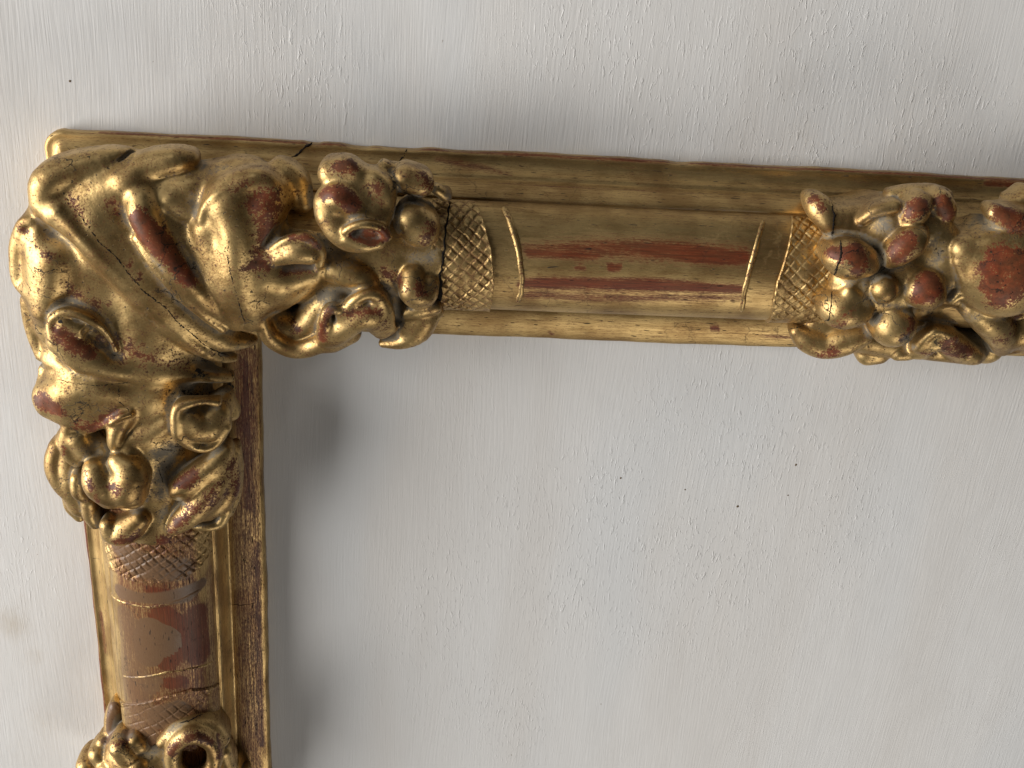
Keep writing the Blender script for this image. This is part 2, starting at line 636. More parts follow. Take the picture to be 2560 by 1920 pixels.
def tube(pts, rad, sides=6):
    pts = np.array(pts, float)
    T = np.gradient(pts, axis=0)
    T /= np.linalg.norm(T, axis=1)[:, None] + 1e-9
    up = np.array([0.12, 0.31, 0.94])
    A = np.cross(T, up)
    A /= np.linalg.norm(A, axis=1)[:, None] + 1e-9
    B = np.cross(A, T)
    n = len(pts)
    V = []
    for i in range(n):
        for j in range(sides):
            a = 2 * math.pi * j / sides
            V.append(pts[i] + rad[i] * (math.cos(a) * A[i] + math.sin(a) * B[i]))
    V += [pts[0], pts[-1]]
    F = []
    for i in range(n - 1):
        for j in range(sides):
            k = (j + 1) % sides
            F.append((i * sides + j, i * sides + k, (i + 1) * sides + k, (i + 1) * sides + j))
    for j in range(sides):
        k = (j + 1) % sides
        F.append((n * sides, j, k, k))
        F.append((n * sides + 1, (n - 1) * sides + k, (n - 1) * sides + j, (n - 1) * sides + j))
    F = [f if f[2] != f[3] else f for f in F]
    return np.array(V), F


def build_tube(name, pts, rad, mat, parent, attrs=None, sides=6):
    V, F = tube(pts, rad, sides)
    me = bpy.data.meshes.new(name)
    me.from_pydata((V * 0.001).tolist(), [], [tuple(dict.fromkeys(f)) for f in F])
    for p in me.polygons:
        p.use_smooth = True
    if attrs:
        for k, a in attrs.items():
            at_ = me.attributes.new(k, 'FLOAT', 'POINT')
            at_.data.foreach_set('value', np.full(len(V), a, np.float32))
    me.materials.append(mat)
    o = bpy.data.objects.new(name, me)
    COL.objects.link(o)
    o.parent = parent
    return o


def resample(pts, step):
    pts = np.array(pts, float)
    d = np.r_[0, np.cumsum(np.linalg.norm(np.diff(pts, axis=0), axis=1))]
    n = max(3, int(d[-1] / step) + 1)
    s = np.linspace(0, d[-1], n)
    return np.stack([np.interp(s, d, pts[:, i]) for i in range(pts.shape[1])], 1)

# ------------------------------------------------------------------ the white painted board everything lies on
def build_board():
    xs, ys = np.arange(-260, 700, 4.0), np.arange(-520, 330, 4.0)
    X, Y = np.meshgrid(xs, ys, indexing='ij')
    V = np.stack([X, Y, 0 * X], -1).reshape(-1, 3)
    i = np.arange(len(xs) * len(ys)).reshape(len(xs), len(ys))
    F = np.stack([i[:-1, :-1], i[1:, :-1], i[1:, 1:], i[:-1, 1:]], -1).reshape(-1, 4)
    st = np.zeros(len(V))
    for x, y, r, a in [(30, 1560, 60, 0.5), (90, 1640, 40, 0.35), (60, 1500, 30, 0.3), (1960, 60, 90, 0.22), (1990, 200, 80, 0.25), (2000, 340, 70, 0.28), (110, 1800, 90, 0.3), (2480, 1500, 160, 0.2), (2350, 1750, 160, 0.22), (60, 1900, 120, 0.25)]:
        c = at(x, y, 0.0)
        st = np.maximum(st, a * np.exp(-(((V[:, 0] - c[0]) / (r * 0.16)) ** 2 + ((V[:, 1] - c[1]) / (r * 0.20)) ** 2)))
    sf = np.zeros(len(V))
    for x, y, rx, ry, a in [(1480, 1230, 26, 30, 0.7), (1750, 1400, 40, 34, 1.0), (1900, 1100, 30, 30, 0.8), (1420, 1480, 26, 26, 0.9), (1600, 1560, 30, 22, 0.8), (1330, 1250, 22, 24, 0.6),
                            (2080, 1280, 26, 40, 0.6), (1250, 1750, 26, 34, 0.6), (1100, 1500, 26, 34, 0.5), (1500, 110, 30, 20, 0.9), (1750, 200, 34, 28, 0.7), (2000, 120, 30, 40, 0.8),
                            (2350, 330, 30, 26, 0.7), (700, 140, 30, 26, 0.4), (1750, 1000, 30, 24, 0.6), (60, 1400, 20, 40, 0.4), (2000, 380, 26, 14, 0.8)]:
        c = at(x, y, 0.0)
        sf = np.maximum(sf, a * np.exp(-((V[:, 0] - c[0]) / rx) ** 2 - ((V[:, 1] - c[1]) / ry) ** 2))
    o = mesh_object('painted_board', V, F, M_BOARD, attrs={'stain': st, 'scuff': sf})
    tag(o, kind='structure')
    rs = np.random.RandomState(5)
    for x, y, r in [(1552, 1195, 0.42), (1713, 1224, 0.36), (1844, 1266, 0.6), (1970, 1238, 0.34), (1990, 1162, 0.48), (175, 203, 0.4)]:
        c = at(x, y, 0.0)
        n = 9
        a = np.linspace(0, 2 * math.pi, n, endpoint=False)
        rr = r * (0.75 + 0.5 * rs.rand(n))
        ring = np.stack([c[0] + rr * np.cos(a), c[1] + 1.15 * rr * np.sin(a), np.full(n, 0.04)], 1)
        top = np.stack([c[0] + 0.5 * rr * np.cos(a), c[1] + 0.55 * rr * np.sin(a), np.full(n, 0.14)], 1)
        V = np.vstack([ring, top, [[c[0], c[1], 0.16]]])
        F = [(j, (j + 1) % n, n + (j + 1) % n, n + j) for j in range(n)] + [(n + j, n + (j + 1) % n, 2 * n) for j in range(n)]
        me = bpy.data.meshes.new('rust_spot')
        me.from_pydata((V * 0.001).tolist(), [], F)
        me.materials.append(M_SPOT)
        s = bpy.data.objects.new('rust_spot', me)
        COL.objects.link(s)
        s.parent = o


build_board()

# ------------------------------------------------------------------ the frame
frame = bpy.data.objects.new('picture_frame', None)
COL.objects.link(frame)
tag(frame, 'antique carved picture frame corner, worn gilding over red clay, lying on white painted board', 'picture frame')

P_LEN = np.r_[0, np.cumsum(np.linalg.norm(np.diff(PROFILE, axis=0), axis=1))]
rail_paint = {'top': Paint(), 'side': Paint()}


def rail_xyz(s, u, z, rail):
    s, u, z = np.broadcast_arrays(s, u, z)
    return np.stack([s, -u, z], -1) if rail == 'top' else np.stack([u, -s, z], -1)


def build_rail(name, rail, length):
    ns = int(length / 0.9)
    t = np.linspace(0, 1, ns) ** 1.0
    n = len(PROFILE)
    u = PROFILE[:, 0][None, :]
    z = PROFILE[:, 1][None, :]
    s = u + t[:, None] * (length - u)
    wob = 0.16 * np.sin(s * 0.055 + u * 0.05 + (0.6 if rail == 'top' else 2.1)) + 0.10 * np.sin(s * 0.17 + u * 0.11) + 0.05 * np.sin(s * 0.43 + 1.7)
    edge = np.exp(-u / 2.0) + np.exp(-(75 - u) / 2.0)
    uu = u + wob * edge * 1.3 * np.where(u < 30, 1, -1)
    zz = np.where(z > 1, z + wob * 0.6, z)
    # small chips along the outer arris
    if rail == 'top':
        for cx, w, dep in ((112, 5, 0.9), (128, 8, 0.7), (96, 3, 0.8), (150, 7, 0.4), (232, 4, 0.4)):
            uu = uu + dep * np.exp(-((s - cx) / w) ** 4) * np.exp(-u / 1.0)
    rc = np.maximum(7.5 - u, 0.0)
    P = rail_xyz(s, uu, zz, rail)
    m = (s - u) < rc
    tt = np.where(rc > 0, (s - u) / np.maximum(rc, 1e-6), 1.0)
    ph = math.pi / 4 * (1 + np.clip(tt, 0, 1))
    c = u + rc
    Q = rail_xyz(c - rc * np.cos(ph), c - rc * np.sin(ph), zz, rail)
    P = np.where(m[..., None], Q, P)
    V = P.reshape(-1, 3)
    i = np.arange(ns * n).reshape(ns, n)
    F = np.stack([i[:-1, :-1], i[:-1, 1:], i[1:, 1:], i[1:, :-1]], -1).reshape(-1, 4)
    if rail == 'top':
        F = F[:, ::-1]
    uv = np.stack([s + 0 * u, P_LEN[None, :] + 0 * s], -1).reshape(-1, 2)
    if rail == 'side':
        uv = uv + np.array([900.0, 340.0])
    return mesh_object(name, V, F, M_RAIL, frame, attrs=rail_paint[rail].apply(V), uv=uv)


# ---- worn, dusty patches on the rails
MMP = 0.155


def rp(ch, rail, zone, pts, amount=1.0, soft=1.0):
    P, R = [], []
    for x, y, r in pts:
        P.append(rail_hit(x, y, zone, rail))
        R.append(r * MMZ)
    rail_paint[rail].stroke(ch, P, R, amount, soft)


# two long red rubbings on the half round between the carvings
rp('wear', 'top', 5, [(330, 755, 55), (800, 745, 85), (1300, 765, 95), (1800, 800, 85)], 0.85, 3.6)
rp('wear', 'top', 5, [(1150, 760, 50), (1500, 790, 60), (1820, 810, 50)], 1.0, 1.0)
rp('wear', 'top', 5, [(330, 790, 25), (800, 800, 35)], 1.0, 1.0)
rp('wear', 'top', 5, [(310, 985, 40), (700, 990, 48), (1200, 1000, 52), (1800, 1030, 34)], 1.05, 1.4)
rp('wear', 'top', 5, [(330, 1070, 45), (800, 1090, 45), (1400, 1090, 40), (1800, 1090, 30)], 0.78, 2.4)
rp('wear', 'top', 5, [(670, 880, 25), (720, 880, 20)], 0.85, 0.6)
rp('wear', 'top', 5, [(900, 880, 28), (960, 880, 26)], 0.95, 0.5)
rp('wear', 'top', 2, [(1920, 730, 25), (2180, 740, 40)], 0.65, 1.5)
rp('wear', 'top', 2, [(1930, 1000, 25), (2180, 1000, 40)], 0.9, 1.0)
# cove and fillets
rp('wear', 'top', 5, [(-300, 130, 25), (0, 190, 40), (220, 240, 20)], 0.62, 1.0)
rp('wear', 'top', 5, [(0, 290, 9), (900, 340, 9), (2200, 395, 9)], 0.62, 0.5)
rp('tan', 'top', 5, [(0, 285, 10), (900, 335, 10), (2200, 395, 10)], 0.55, 0.4)
rp('dust', 'top', 5, [(100, 420, 12), (900, 460, 12), (2000, 500, 12)], 0.50, 0.6)
rp('dust', 'top', 5, [(200, 1185, 12), (900, 1200, 14), (1700, 1230, 14)], 0.50, 0.8)
rp('wear', 'top', 5, [(1600, 1310, 22), (1640, 1310, 22)], 1.0, 0.3)
rp('wear', 'top', 5, [(1085, 1297, 8), (1110, 1297, 8)], 1.0, 0.3)
rp('wear', 'top', 5, [(1850, 1335, 14), (2000, 1350, 20), (2150, 1360, 25)], 0.7, 0.6)
rp('wear', 'top', 5, [(470, 1345, 10), (520, 1335, 8)], 0.9, 0.4)
rp('wear', 'top', 6, [(1950, 215, 25), (2250, 230, 30)], 0.9, 0.8)
rp('wear', 'top', 5, [(0, 1385, 8), (1000, 1400, 8), (2200, 1465, 8)], 0.65, 0.5)
rp('wear', 'top', 5, [(-1300, -60, 6), (0, 97, 6), (1000, 150, 6), (2200, 210, 8)], 0.75, 0.5)
rp('wear', 'top', 1, [(480, 92, 7), (1200, 105, 7), (2200, 160, 8)], 0.8, 0.5)
rp('dark_tone', 'top', 2, [(560, 15, 6), (740, 25, 6), (1100, 55, 6)], 0.9, 0.4)
# side rail: outer arris red, half round brown and rubbed, inner lip red
rp('wear', 'side', 4, [(318, 60, 9), (345, 400, 12), (392, 800, 10), (452, 1240, 8)], 0.95, 0.5)
rp('wear', 'side', 4, [(420, 580, 22), (440, 720, 20), (455, 860, 20)], 0.75, 0.8)
rp('wear', 'side', 4, [(750, -50, 330), (800, 400, 330), (860, 900, 340), (900, 1500, 340)], 0.68, 3.0)
rp('wear', 'side', 4, [(850, 610, 110), (960, 780, 190), (880, 930, 90)], 1.05, 1.0)
rp('wear', 'side', 4, [(1080, 600, 110), (1100, 880, 110)], 0.95, 1.5)
rp('tan', 'side', 4, [(590, 600, 120), (640, 800, 160), (650, 1080, 170), (700, 1400, 190)], 0.54, 2.5)
rp('tan', 'side', 4, [(830, 780, 158)], 1.0, 0.3)
rp('tan', 'side', 4, [(760, 700, 110), (750, 880, 110)], 1.0, 1.5)
rp('tan', 'side', 4, [(790, 1060, 75), (770, 1110, 75)], 0.56, 0.6)
rp('tan', 'side', 4, [(560, 440, 80), (680, 480, 60), (1000, 460, 90), (1120, 380, 60)], 0.72, 2.0)
rp('tan', 'side', 4, [(540, 100, 120), (700, 250, 160), (960, 280, 150)], 0.62, 4.0)
rp('wear', 'side', 4, [(760, 430, 45), (880, 450, 50), (840, 500, 40)], 1.0, 1.0)
rp('wear', 'side', 4, [(900, 1075, 60), (980, 1060, 50)], 1.1, 0.5)
rp('tan', 'side', 4, [(850, 1300, 150), (950, 1250, 120)], 0.72, 3.0)
rp('wear', 'side', 4, [(600, 300, 60), (800, 250, 60), (1000, 250, 60)], 0.45, 2.0)
rp('dust', 'side', 4, [(500, 300, 25), (520, 700, 20), (570, 1250, 20)], 0.5, 1.0)
rp('wear', 'side', 4, [(1510, 100, 26), (1520, 700, 26), (1535, 1500, 26)], 0.8, 0.8)
rp('wear', 'side', 3, [(1680, 300, 50), (1700, 700, 75), (1720, 1000, 60), (1700, 1300, 50)], 0.85, 1.5)
rp('wear', 'side', 4, [(1400, 1400, 30), (1400, 1000, 30), (1380, 500, 25)], 0.5, 1.5)
rp('wear', 'side', 4, [(1400, -100, 110), (1420, 400, 110), (1430, 900, 110), (1450, 1500, 110)], 0.62, 3.0)
rp('dark_tone', 'side', 4, [(1400, -100, 100), (1430, 900, 100), (1450, 1500, 100)], 0.15, 2.5)  # tones the whole inner lip down
rp('wear', 'side', 3, [(1720, 250, 110), (1720, 1500, 110)], 0.62, 3.0)
rp('dark_tone', 'side', 3, [(1720, 250, 100), (1720, 1500, 100)], 0.15, 2.5)
rp('wear', 'side', 4, [(1180, 300, 90), (1200, 900, 90), (1220, 1300, 90)], 0.55, 2.0)
rp('dark_tone', 'side', 4, [(1240, 300, 60), (1270, 1300, 60)], 0.35, 2.0)
rp('wear', 'side', 4, [(700, 200, 170), (900, 420, 150)], 0.42, 2.5)
rp('wear', 'side', 4, [(1000, 1150, 120), (1050, 1300, 120)], 0.45, 2.5)
rp('dark_tone', 'side', 4, [(1380, 190, 22), (1420, 240, 18)], 0.55, 0.8)
rp('dark_tone', 'side', 3, [(1720, 905, 8), (1800, 895, 8)], 0.75, 0.4)
rp('dark_tone', 'side', 3, [(1600, 440, 30), (1610, 500, 30)], 0.9, 1.0)

rail_paint['side'].stroke('wear', [(0.2, -70, 5.6), (0.2, -345, 5.6)], [1.0, 1.0], 1.1, 0.5)
rail_paint['side'].stroke('wear', [(68, -60, 9), (69, -345, 9)], [4.5, 4.5], 0.62, 3.0)
rail_paint['side'].stroke('dark_tone', [(68, -60, 9), (69, -345, 9)], [4.0, 4.0], 0.32, 3.0)  # inner lip darker along its length
rail_paint['top'].stroke('wear', [(20, -0.1, 5.4), (415, -0.1, 5.4)], [0.7, 0.7], 0.9, 0.4)
top_rail = build_rail('top_rail', 'top', 410.0)
side_rail = build_rail('side_rail', 'side', 330.0)
tag(top_rail, 'gilded half round moulding with long red rubbed streaks')
tag(side_rail, 'darker brown and gilded half round moulding')

# ---- parts laid on the half round: cross-hatched bands and narrow carved ridges
ROLL = PROFILE[ROLL0:ROLL1 + 1]
R_LEN = np.r_[0, np.cumsum(np.linalg.norm(np.diff(ROLL, axis=0), axis=1))]
R_TAN = np.gradient(ROLL, axis=0)
R_NOR = np.stack([-R_TAN[:, 1], R_TAN[:, 0]], 1)
R_NOR /= np.linalg.norm(R_NOR, axis=1)[:, None]


def on_roll(P, rail):
    u = -P[1] if rail == 'top' else P[0]
    s = P[0] if rail == 'top' else -P[1]
    ang = math.atan2(max(P[2] - 20.7, 0.0) / 14.6, (u - 34.3) / 20.9)
    return s, np.interp(1 - ang / math.pi, np.linspace(0, 1, len(ROLL)), R_LEN)


def roll_point(s, t, off, rail):
    u = np.interp(t, R_LEN, ROLL[:, 0]) + off * np.interp(t, R_LEN, R_NOR[:, 0])
    z = np.interp(t, R_LEN, ROLL[:, 1]) + off * np.interp(t, R_LEN, R_NOR[:, 1])
    return rail_xyz(s, u, z, rail)


def curve_on_roll(zone, pts, rail):
    st = np.array([on_roll(rail_hit(x, y, zone, rail), rail) for x, y in pts])
    st = st[np.argsort(st[:, 1])]
    return st


def hatched_band(rail, za, ca, zb, cb, pitch, parent, label, seed, soft_start, wear):
    A, B = curve_on_roll(za, ca, rail), curve_on_roll(zb, cb, rail)
    t = np.linspace(0.5, R_LEN[-1] - 0.5, 210)
    f = np.linspace(0, 1, 120)
    sa = np.interp(t, A[:, 1], A[:, 0])
    sb = np.interp(t, B[:, 1], B[:, 0])
    T, Fk = np.meshgrid(t, f, indexing='ij')
    Sx = sa[:, None] + Fk * (sb - sa)[:, None]
    rs = np.random.RandomState(seed)
    wob = 0.25 * np.sin(Sx * 0.5 + rs.rand() * 6) * np.sin(T * 0.4) + 0.15 * np.sin(T * 0.9 + Sx * 0.7)
    a1, a2 = (0.80, 0.60), (0.62, -0.78)
    q1 = (Sx * a1[0] + T * a1[1] + wob) / pitch
    q2 = (Sx * a2[0] + T * a2[1] - wob * 0.7) / pitch
    g1 = np.exp(-((np.abs(q1 - np.rint(q1)) * pitch) / 0.42) ** 2)
    g2 = np.exp(-((np.abs(q2 - np.rint(q2)) * pitch) / 0.42) ** 2)
    groove = np.maximum(g1, g2)
    h1, h2 = 1 - g1, 1 - g2
    cell = np.sin(np.floor(q1 + 0.5) * 12.9898 + np.floor(q2 + 0.5) * 78.233) * 0.5 + 0.5
    depth = (0.45 if soft_start != True else 1.0) * np.clip(0.62 + 0.5 * np.sin(T * 0.22 + rs.rand() * 6) * np.sin(Sx * 0.3) + 0.25 * np.sin(T * 0.61 + Sx * 0.47 + rs.rand() * 6), 0.12, 1.1)
    off = 0.85 - depth * 0.62 * groove + 0.10 * cell * depth
    rim = np.exp(-((Fk - 1) * np.abs(sb - sa)[:, None] / 0.9) ** 2)
    off = off * (1 - rim) + rim * (1.0 + 0.25 * np.sin(T * 1.9))
    off = np.where(Fk > 0.9999, -0.6, off)
    endt = np.minimum(np.clip((T - 0.5) / 2.0, 0, 1), np.clip((R_LEN[-1] - 0.5 - T) / 2.0, 0, 1))
    off = off * endt - 0.4 * (1 - endt)
    V = roll_point(Sx, T, off, rail).reshape(-1, 3)
    i = np.arange(len(t) * len(f)).reshape(len(t), len(f))
    F = np.stack([i[:-1, :-1], i[1:, :-1], i[1:, 1:], i[:-1, 1:]], -1).reshape(-1, 4)
    e1, e2 = V[F[:, 1]] - V[F[:, 0]], V[F[:, 3]] - V[F[:, 0]]
    c = V[F[:, 0]]
    axis = rail_xyz(c[:, 0] if rail == 'top' else -c[:, 1], 34.3, 15.0, rail)
    if np.sum(np.cross(e1, e2) * (c - axis)) < 0:
        F = F[:, ::-1]
    at_ = rail_paint[rail].apply(V)
    at_['wear'] = np.maximum(at_['wear'], (wear * groove + 0.30 * cell * (1 - groove)).ravel())
    uv = np.stack([Sx * 6 + 50 * seed, T], -1).reshape(-1, 2)
    return tag(mesh_object('hatched_band', V, F, M_RAIL, parent, attrs=at_, uv=uv), label)


BAND1 = [(1560, 372), (1610, 420), (1680, 540), (1740, 760), (1760, 1000), (1745, 1110), (1700, 1175)]
BAND2 = [(600, 452), (560, 720), (500, 900), (470, 1050), (455, 1150)]
BAND3 = [(460, 190), (520, 290), (600, 350), (760, 378), (1000, 340), (1110, 260), (1160, 180)]
BAND4 = [(560, 1168), (860, 1160), (1050, 1110), (1250, 1050)]
hatched_band('top', 2, [(1330, 420), (1300, 700), (1290, 1100)], 2, BAND1, 3.1, top_rail, 'cross-hatched band with dark split beside the corner leaf', 1, True, 0.55)
hatched_band('top', 6, [(1000, 420), (1000, 900), (1000, 1150)], 6, BAND2, 3.2, top_rail, 'cross-hatched band before the five-petalled flower', 2, True, 0.42)
hatched_band('side', 4, [(460, -150), (800, -150), (1200, -150)], 4, BAND3, 3.3, side_rail, 'cross-hatched band under the bud and leaves', 3, True, 0.35)
hatched_band('side', 4, [(560, 1480), (800, 1480), (1250, 1480)], 4, BAND4, 4.0, side_rail, 'faint cross-hatched band above the pierced rosette', 4, 0.45, 0.3)


def ridge(rail, zone, pts, rad, parent, wear=0.3, sink=0.25):
    c = curve_on_roll(zone, pts, rail)
    c = resample(c, 1.2)
    rs = np.random.RandomState(int(abs(c[0, 0]) * 7) % 1000)
    n = len(c)
    r = rad * (0.86 + 0.22 * np.interp(np.arange(n), np.arange(0, n + 3, 3), rs.rand(len(np.arange(0, n + 3, 3)))))
    e = np.clip(np.minimum(np.arange(n), np.arange(n)[::-1]) / 3.0, 0.15, 1)
    P = roll_point(c[:, 0] + 0.06 * rs.normal(size=n), c[:, 1], -sink * rad, rail)
    V, F = tube(P, r * e, 8)
    me_faces = [tuple(dict.fromkeys(f)) for f in F]
    me = bpy.data.meshes.new('carved_ridge')
    me.from_pydata((V * 0.001).tolist(), [], me_faces)
    for p in me.polygons:
        p.use_smooth = True
    a = me.attributes.new('wear', 'FLOAT', 'POINT')
    a.data.foreach_set('value', np.full(len(V), wear, np.float32))
    tn = rail_paint[rail].apply(V)['tan']
    a = me.attributes.new('tan', 'FLOAT', 'POINT')
    a.data.foreach_set('value', tn)
    me.materials.append(M_CARVED)
    o = bpy.data.objects.new('carved_ridge', me)
    COL.objects.link(o)
    o.parent = parent
    return o


ridge('top', 2, [(1800, 432), (1870, 560), (1922, 740), (1950, 940), (1942, 1060), (1905, 1150)], 1.3, top_rail, 0.3, 0.55)
ridge('top', 6, [(412, 440), (370, 600), (320, 800), (280, 960), (250, 1130)], 1.2, top_rail, 0.3, 0.55)
ridge('side', 4, [(488, 420), (600, 520), (760, 548), (950, 505), (1060, 455), (1150, 390)], 1.0, side_rail, 0.5, 0.6)
ridge('side', 4, [(552, 1000), (870, 1000), (1050, 970), (1220, 895)], 0.8, side_rail, 0.45, 0.6)


def crack_on_rail(rail, zone, pts, width, parent):
    pts = resample(np.array(pts, float), 14)
    rs = np.random.RandomState(int(pts[0, 0]))
    P = np.array([rail_hit(x + rs.normal() * 3, y + rs.normal() * 2, zone, rail) for x, y in pts])
    n = len(P)
    r = width * 0.5 * (0.5 + 0.9 * rs.rand(n)) * np.clip(np.minimum(np.arange(n) + 1, np.arange(n)[::-1] + 1) / 3.0, 0.3, 1)
    P[:, 2] -= r * 0.5
    return build_tube('crack', P, r, M_CRACK, parent)


crack_on_rail('top', 2, [(492, 20), (440, 60), (400, 100), (345, 130)], 0.9, top_rail)
crack_on_rail('top', 2, [(1155, 60), (1130, 120), (1090, 160), (1060, 205)], 0.8, top_rail)
crack_on_rail('top', 1, [(415, 130), (470, 200), (520, 240)], 0.4, top_rail)
crack_on_rail('side', 4, [(335, 205), (370, 207), (410, 215)], 0.4, side_rail)
crack_on_rail('side', 4, [(1300, 70), (1380, 72), (1440, 75)], 0.35, side_rail)
crack_on_rail('side', 4, [(1320, 530), (1400, 535), (1480, 520)], 0.3, side_rail)

# ------------------------------------------------------------------ the carving
def spline(pts, m=4):
    pts = np.array(pts, float)
    if len(pts) < 3:
        return pts
    E = np.vstack([2 * pts[0] - pts[1], pts, 2 * pts[-1] - pts[-2]])
    out = []
    for i in range(len(pts) - 1):
        a, b, c, d = E[i:i + 4]
        for j in range(m):
            t = j / m
            out.append(0.5 * (2 * b + (c - a) * t + (2 * a - 5 * b + 4 * c - d) * t * t + (3 * b - a - 3 * c + d) * t ** 3))
    out.append(pts[-1])
    return np.array(out)


def stroke_world(zone, pts, flat):
    pts = spline(pts)
    P, R = [], []
    for x, y, h, r in pts:
        a = at(x, y, h, zone)
        mm = np.linalg.norm(at(x + 10, y, h, zone) - a) / 10.0
        rr = r * mm
        P.append(at(x, y, h - rr * flat, zone))
        R.append(rr)
    return P, R


class Carving:
    def __init__(self, lo, hi, h, main):
        self.v = Volume(lo, hi, h)
        self.v.label(main)
        self.main = main
        self.paint = Paint()
        self.labels = {}
        self.lift = 0.0

    def mm(self, pts, rad, k=3.0, flat=1.0, key=None):
        self.v.add(key or self.main, pts, rad, k, flat)

    def S(self, key, zone, pts, k=1.6, flat=1.0):
        k = k * 1.25
        P, R = stroke_world(zone, [(x, y, h + self.lift, r) for x, y, h, r in pts], flat)
        self.v.add(key, P, R, k, flat)

    def C(self, zone, pts, k=1.2, flat=1.0):
        """cut a hollow: here the height is that of the middle of the tool"""
        P, R = [], []
        for x, y, h, r in spline([(x, y, h + self.lift, r) for x, y, h, r in pts], 3):
            a = at(x, y, h, zone)
            P.append(a)
            R.append(r * np.linalg.norm(at(x + 10, y, h, zone) - a) / 10.0)
        self.v.carve(P, R, k, flat)

    def p(self, ch, zone, pts, amount=1.0, soft=1.2):
        P = [self.v.hit(x, y, zone) for x, y, r in pts]
        self.paint.stroke(ch, P, [r * MMZ * (1.2 if ch == 'wear' else 1.0) for x, y, r in pts], amount, soft * (1.7 if ch in ('wear', 'dust') else 1.0))

    def build(self):
        v = self.v
        V, Q, Nn = v.nets()
        A = self.paint.apply(V)
        # pale dust and old gesso in the hollows, also painted to mute bounced light
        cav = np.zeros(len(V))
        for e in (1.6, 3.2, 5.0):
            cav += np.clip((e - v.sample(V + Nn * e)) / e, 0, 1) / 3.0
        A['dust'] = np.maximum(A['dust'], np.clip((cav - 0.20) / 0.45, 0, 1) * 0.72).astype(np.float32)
        L = v.labels_at(V - Nn * 0.2)
        # a face goes with the label most of its corners carry
        QL = L[Q]
        fl = QL[:, 0].copy()
        for j in range(1, 4):
            same = (QL == QL[:, j:j + 1]).sum(1)
            best = (QL == fl[:, None]).sum(1)
            fl = np.where(same > best, QL[:, j], fl)
        done = {}
        for i, key in enumerate(v.names):
            m = fl == i
            name = key.split('#')[0]
            tail = name.split('/')[-1]
            parent = frame if '/' not in name else done[key.split('/')[0]]
            if not m.any():
                if '/' not in name:
                    raise RuntimeError('empty part ' + key)
                continue
            f = Q[m]
            ids, inv = np.unique(f, return_inverse=True)
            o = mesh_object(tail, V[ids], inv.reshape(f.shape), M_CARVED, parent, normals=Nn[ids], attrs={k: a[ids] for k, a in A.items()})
            done[key] = o
            if key in self.labels:
                tag(o, self.labels[key])
        self.parts = done
        return done

    def crack(self, zone, pts, width, parent, jitter=2.2):
        pts = resample(np.array(pts, float), 9)
        rs = np.random.RandomState(int(abs(pts[0, 0]) + abs(pts[0, 1])))
        P = [self.v.hit(x + rs.normal() * jitter, y + rs.normal() * jitter, zone) for x, y in pts]
        P = [q for q in P if q is not None]
        if not P:
            return
        # no leaps from one fold to the next
        run = [P[0]]
        for q in P[1:]:
            if np.linalg.norm(q - run[-1]) < 4.0:
                run.append(q)
        if len(run) < 3:
            return
        P = np.array(run)
        n = len(P)
        r = width * 0.5 * (0.6 + 0.8 * rs.rand(n)) * np.clip(np.minimum(np.arange(n) + 1, np.arange(n)[::-1] + 1) / 4.0, 0.3, 1)
        G = self.v.grad(P, 0.5)
        G /= np.linalg.norm(G, axis=1)[:, None] + 1e-9
        P = P - G * (r * 0.05)[:, None]
        build_tube('crack', P, r, M_CRACK, parent, sides=5)


# ================================================================== corner: leaf, buds and both bunches
K = Carving((-24, -212, 0), (176, 14, 58), 0.55, 'corner_leaf')
cl = 'corner_leaf'
# core that follows the half round about the mitre
K.mm([(38, -38, 17), (110, -35, 15.3), (160, -34.5, 15.2)], [22.5, 21.5, 21.2], 3.0)
K.mm([(38, -38, 17), (35, -115, 15.3), (34.5, -180, 15.2)], [22.5, 21.5, 21.2], 3.0)
K.mm([(30, -30, 20)], [22.0], 4.0)
K.v.clip(0, 1, 144.0)
K.v.clip(1, -1, -158.0)
S, C = K.S, K.C
# -- wood behind the lobes
S(cl, 1, [(360, 560, 34, 150), (350, 800, 34, 160), (350, 1100, 34, 160), (370, 1400, 34, 140)], 4.0)
S(cl, 3, [(430, 180, 33, 140), (480, 400, 34, 150)], 4.0)
S(cl, 1, [(1000, 480, 38, 120), (1300, 500, 38, 120)], 4.0)
S(cl, 1, [(600, 1000, 38, 200), (700, 1400, 37, 220)], 5.0)
# -- upper lobes
a = cl + '/leaf_lobe#upper_left'
S(a, 1, [(330, 560, 40, 130), (340, 440, 40, 135), (470, 360, 38, 120), (700, 290, 35, 96), (850, 250, 31, 55), (915, 235, 28, 28)], 3.0)
S(cl, 1, [(500, 600, 40, 170), (700, 500, 40, 150), (900, 430, 40, 120)], 5.0)
b = cl + '/leaf_lobe#upper_finger'
S(b, 1, [(860, 420, 40, 90), (1000, 330, 38, 105), (1200, 285, 37, 96), (1310, 275, 34, 72)], 3.0)
C(1, [(780, 345, 38, 26), (840, 300, 36, 44), (910, 250, 32, 34)], 1.0)
C(1, [(800, 335, 32, 26), (850, 290, 31, 40), (920, 240, 27, 40)], 1.0)
C(1, [(1400, 370, 31, 34), (1350, 400, 34, 24)], 1.0)
# -- dished valley running down to the inside corner
S(cl, 1, [(700, 700, 40, 150), (900, 950, 40, 130), (1150, 1200, 39, 120), (1500, 1450, 33, 120)], 5.0)
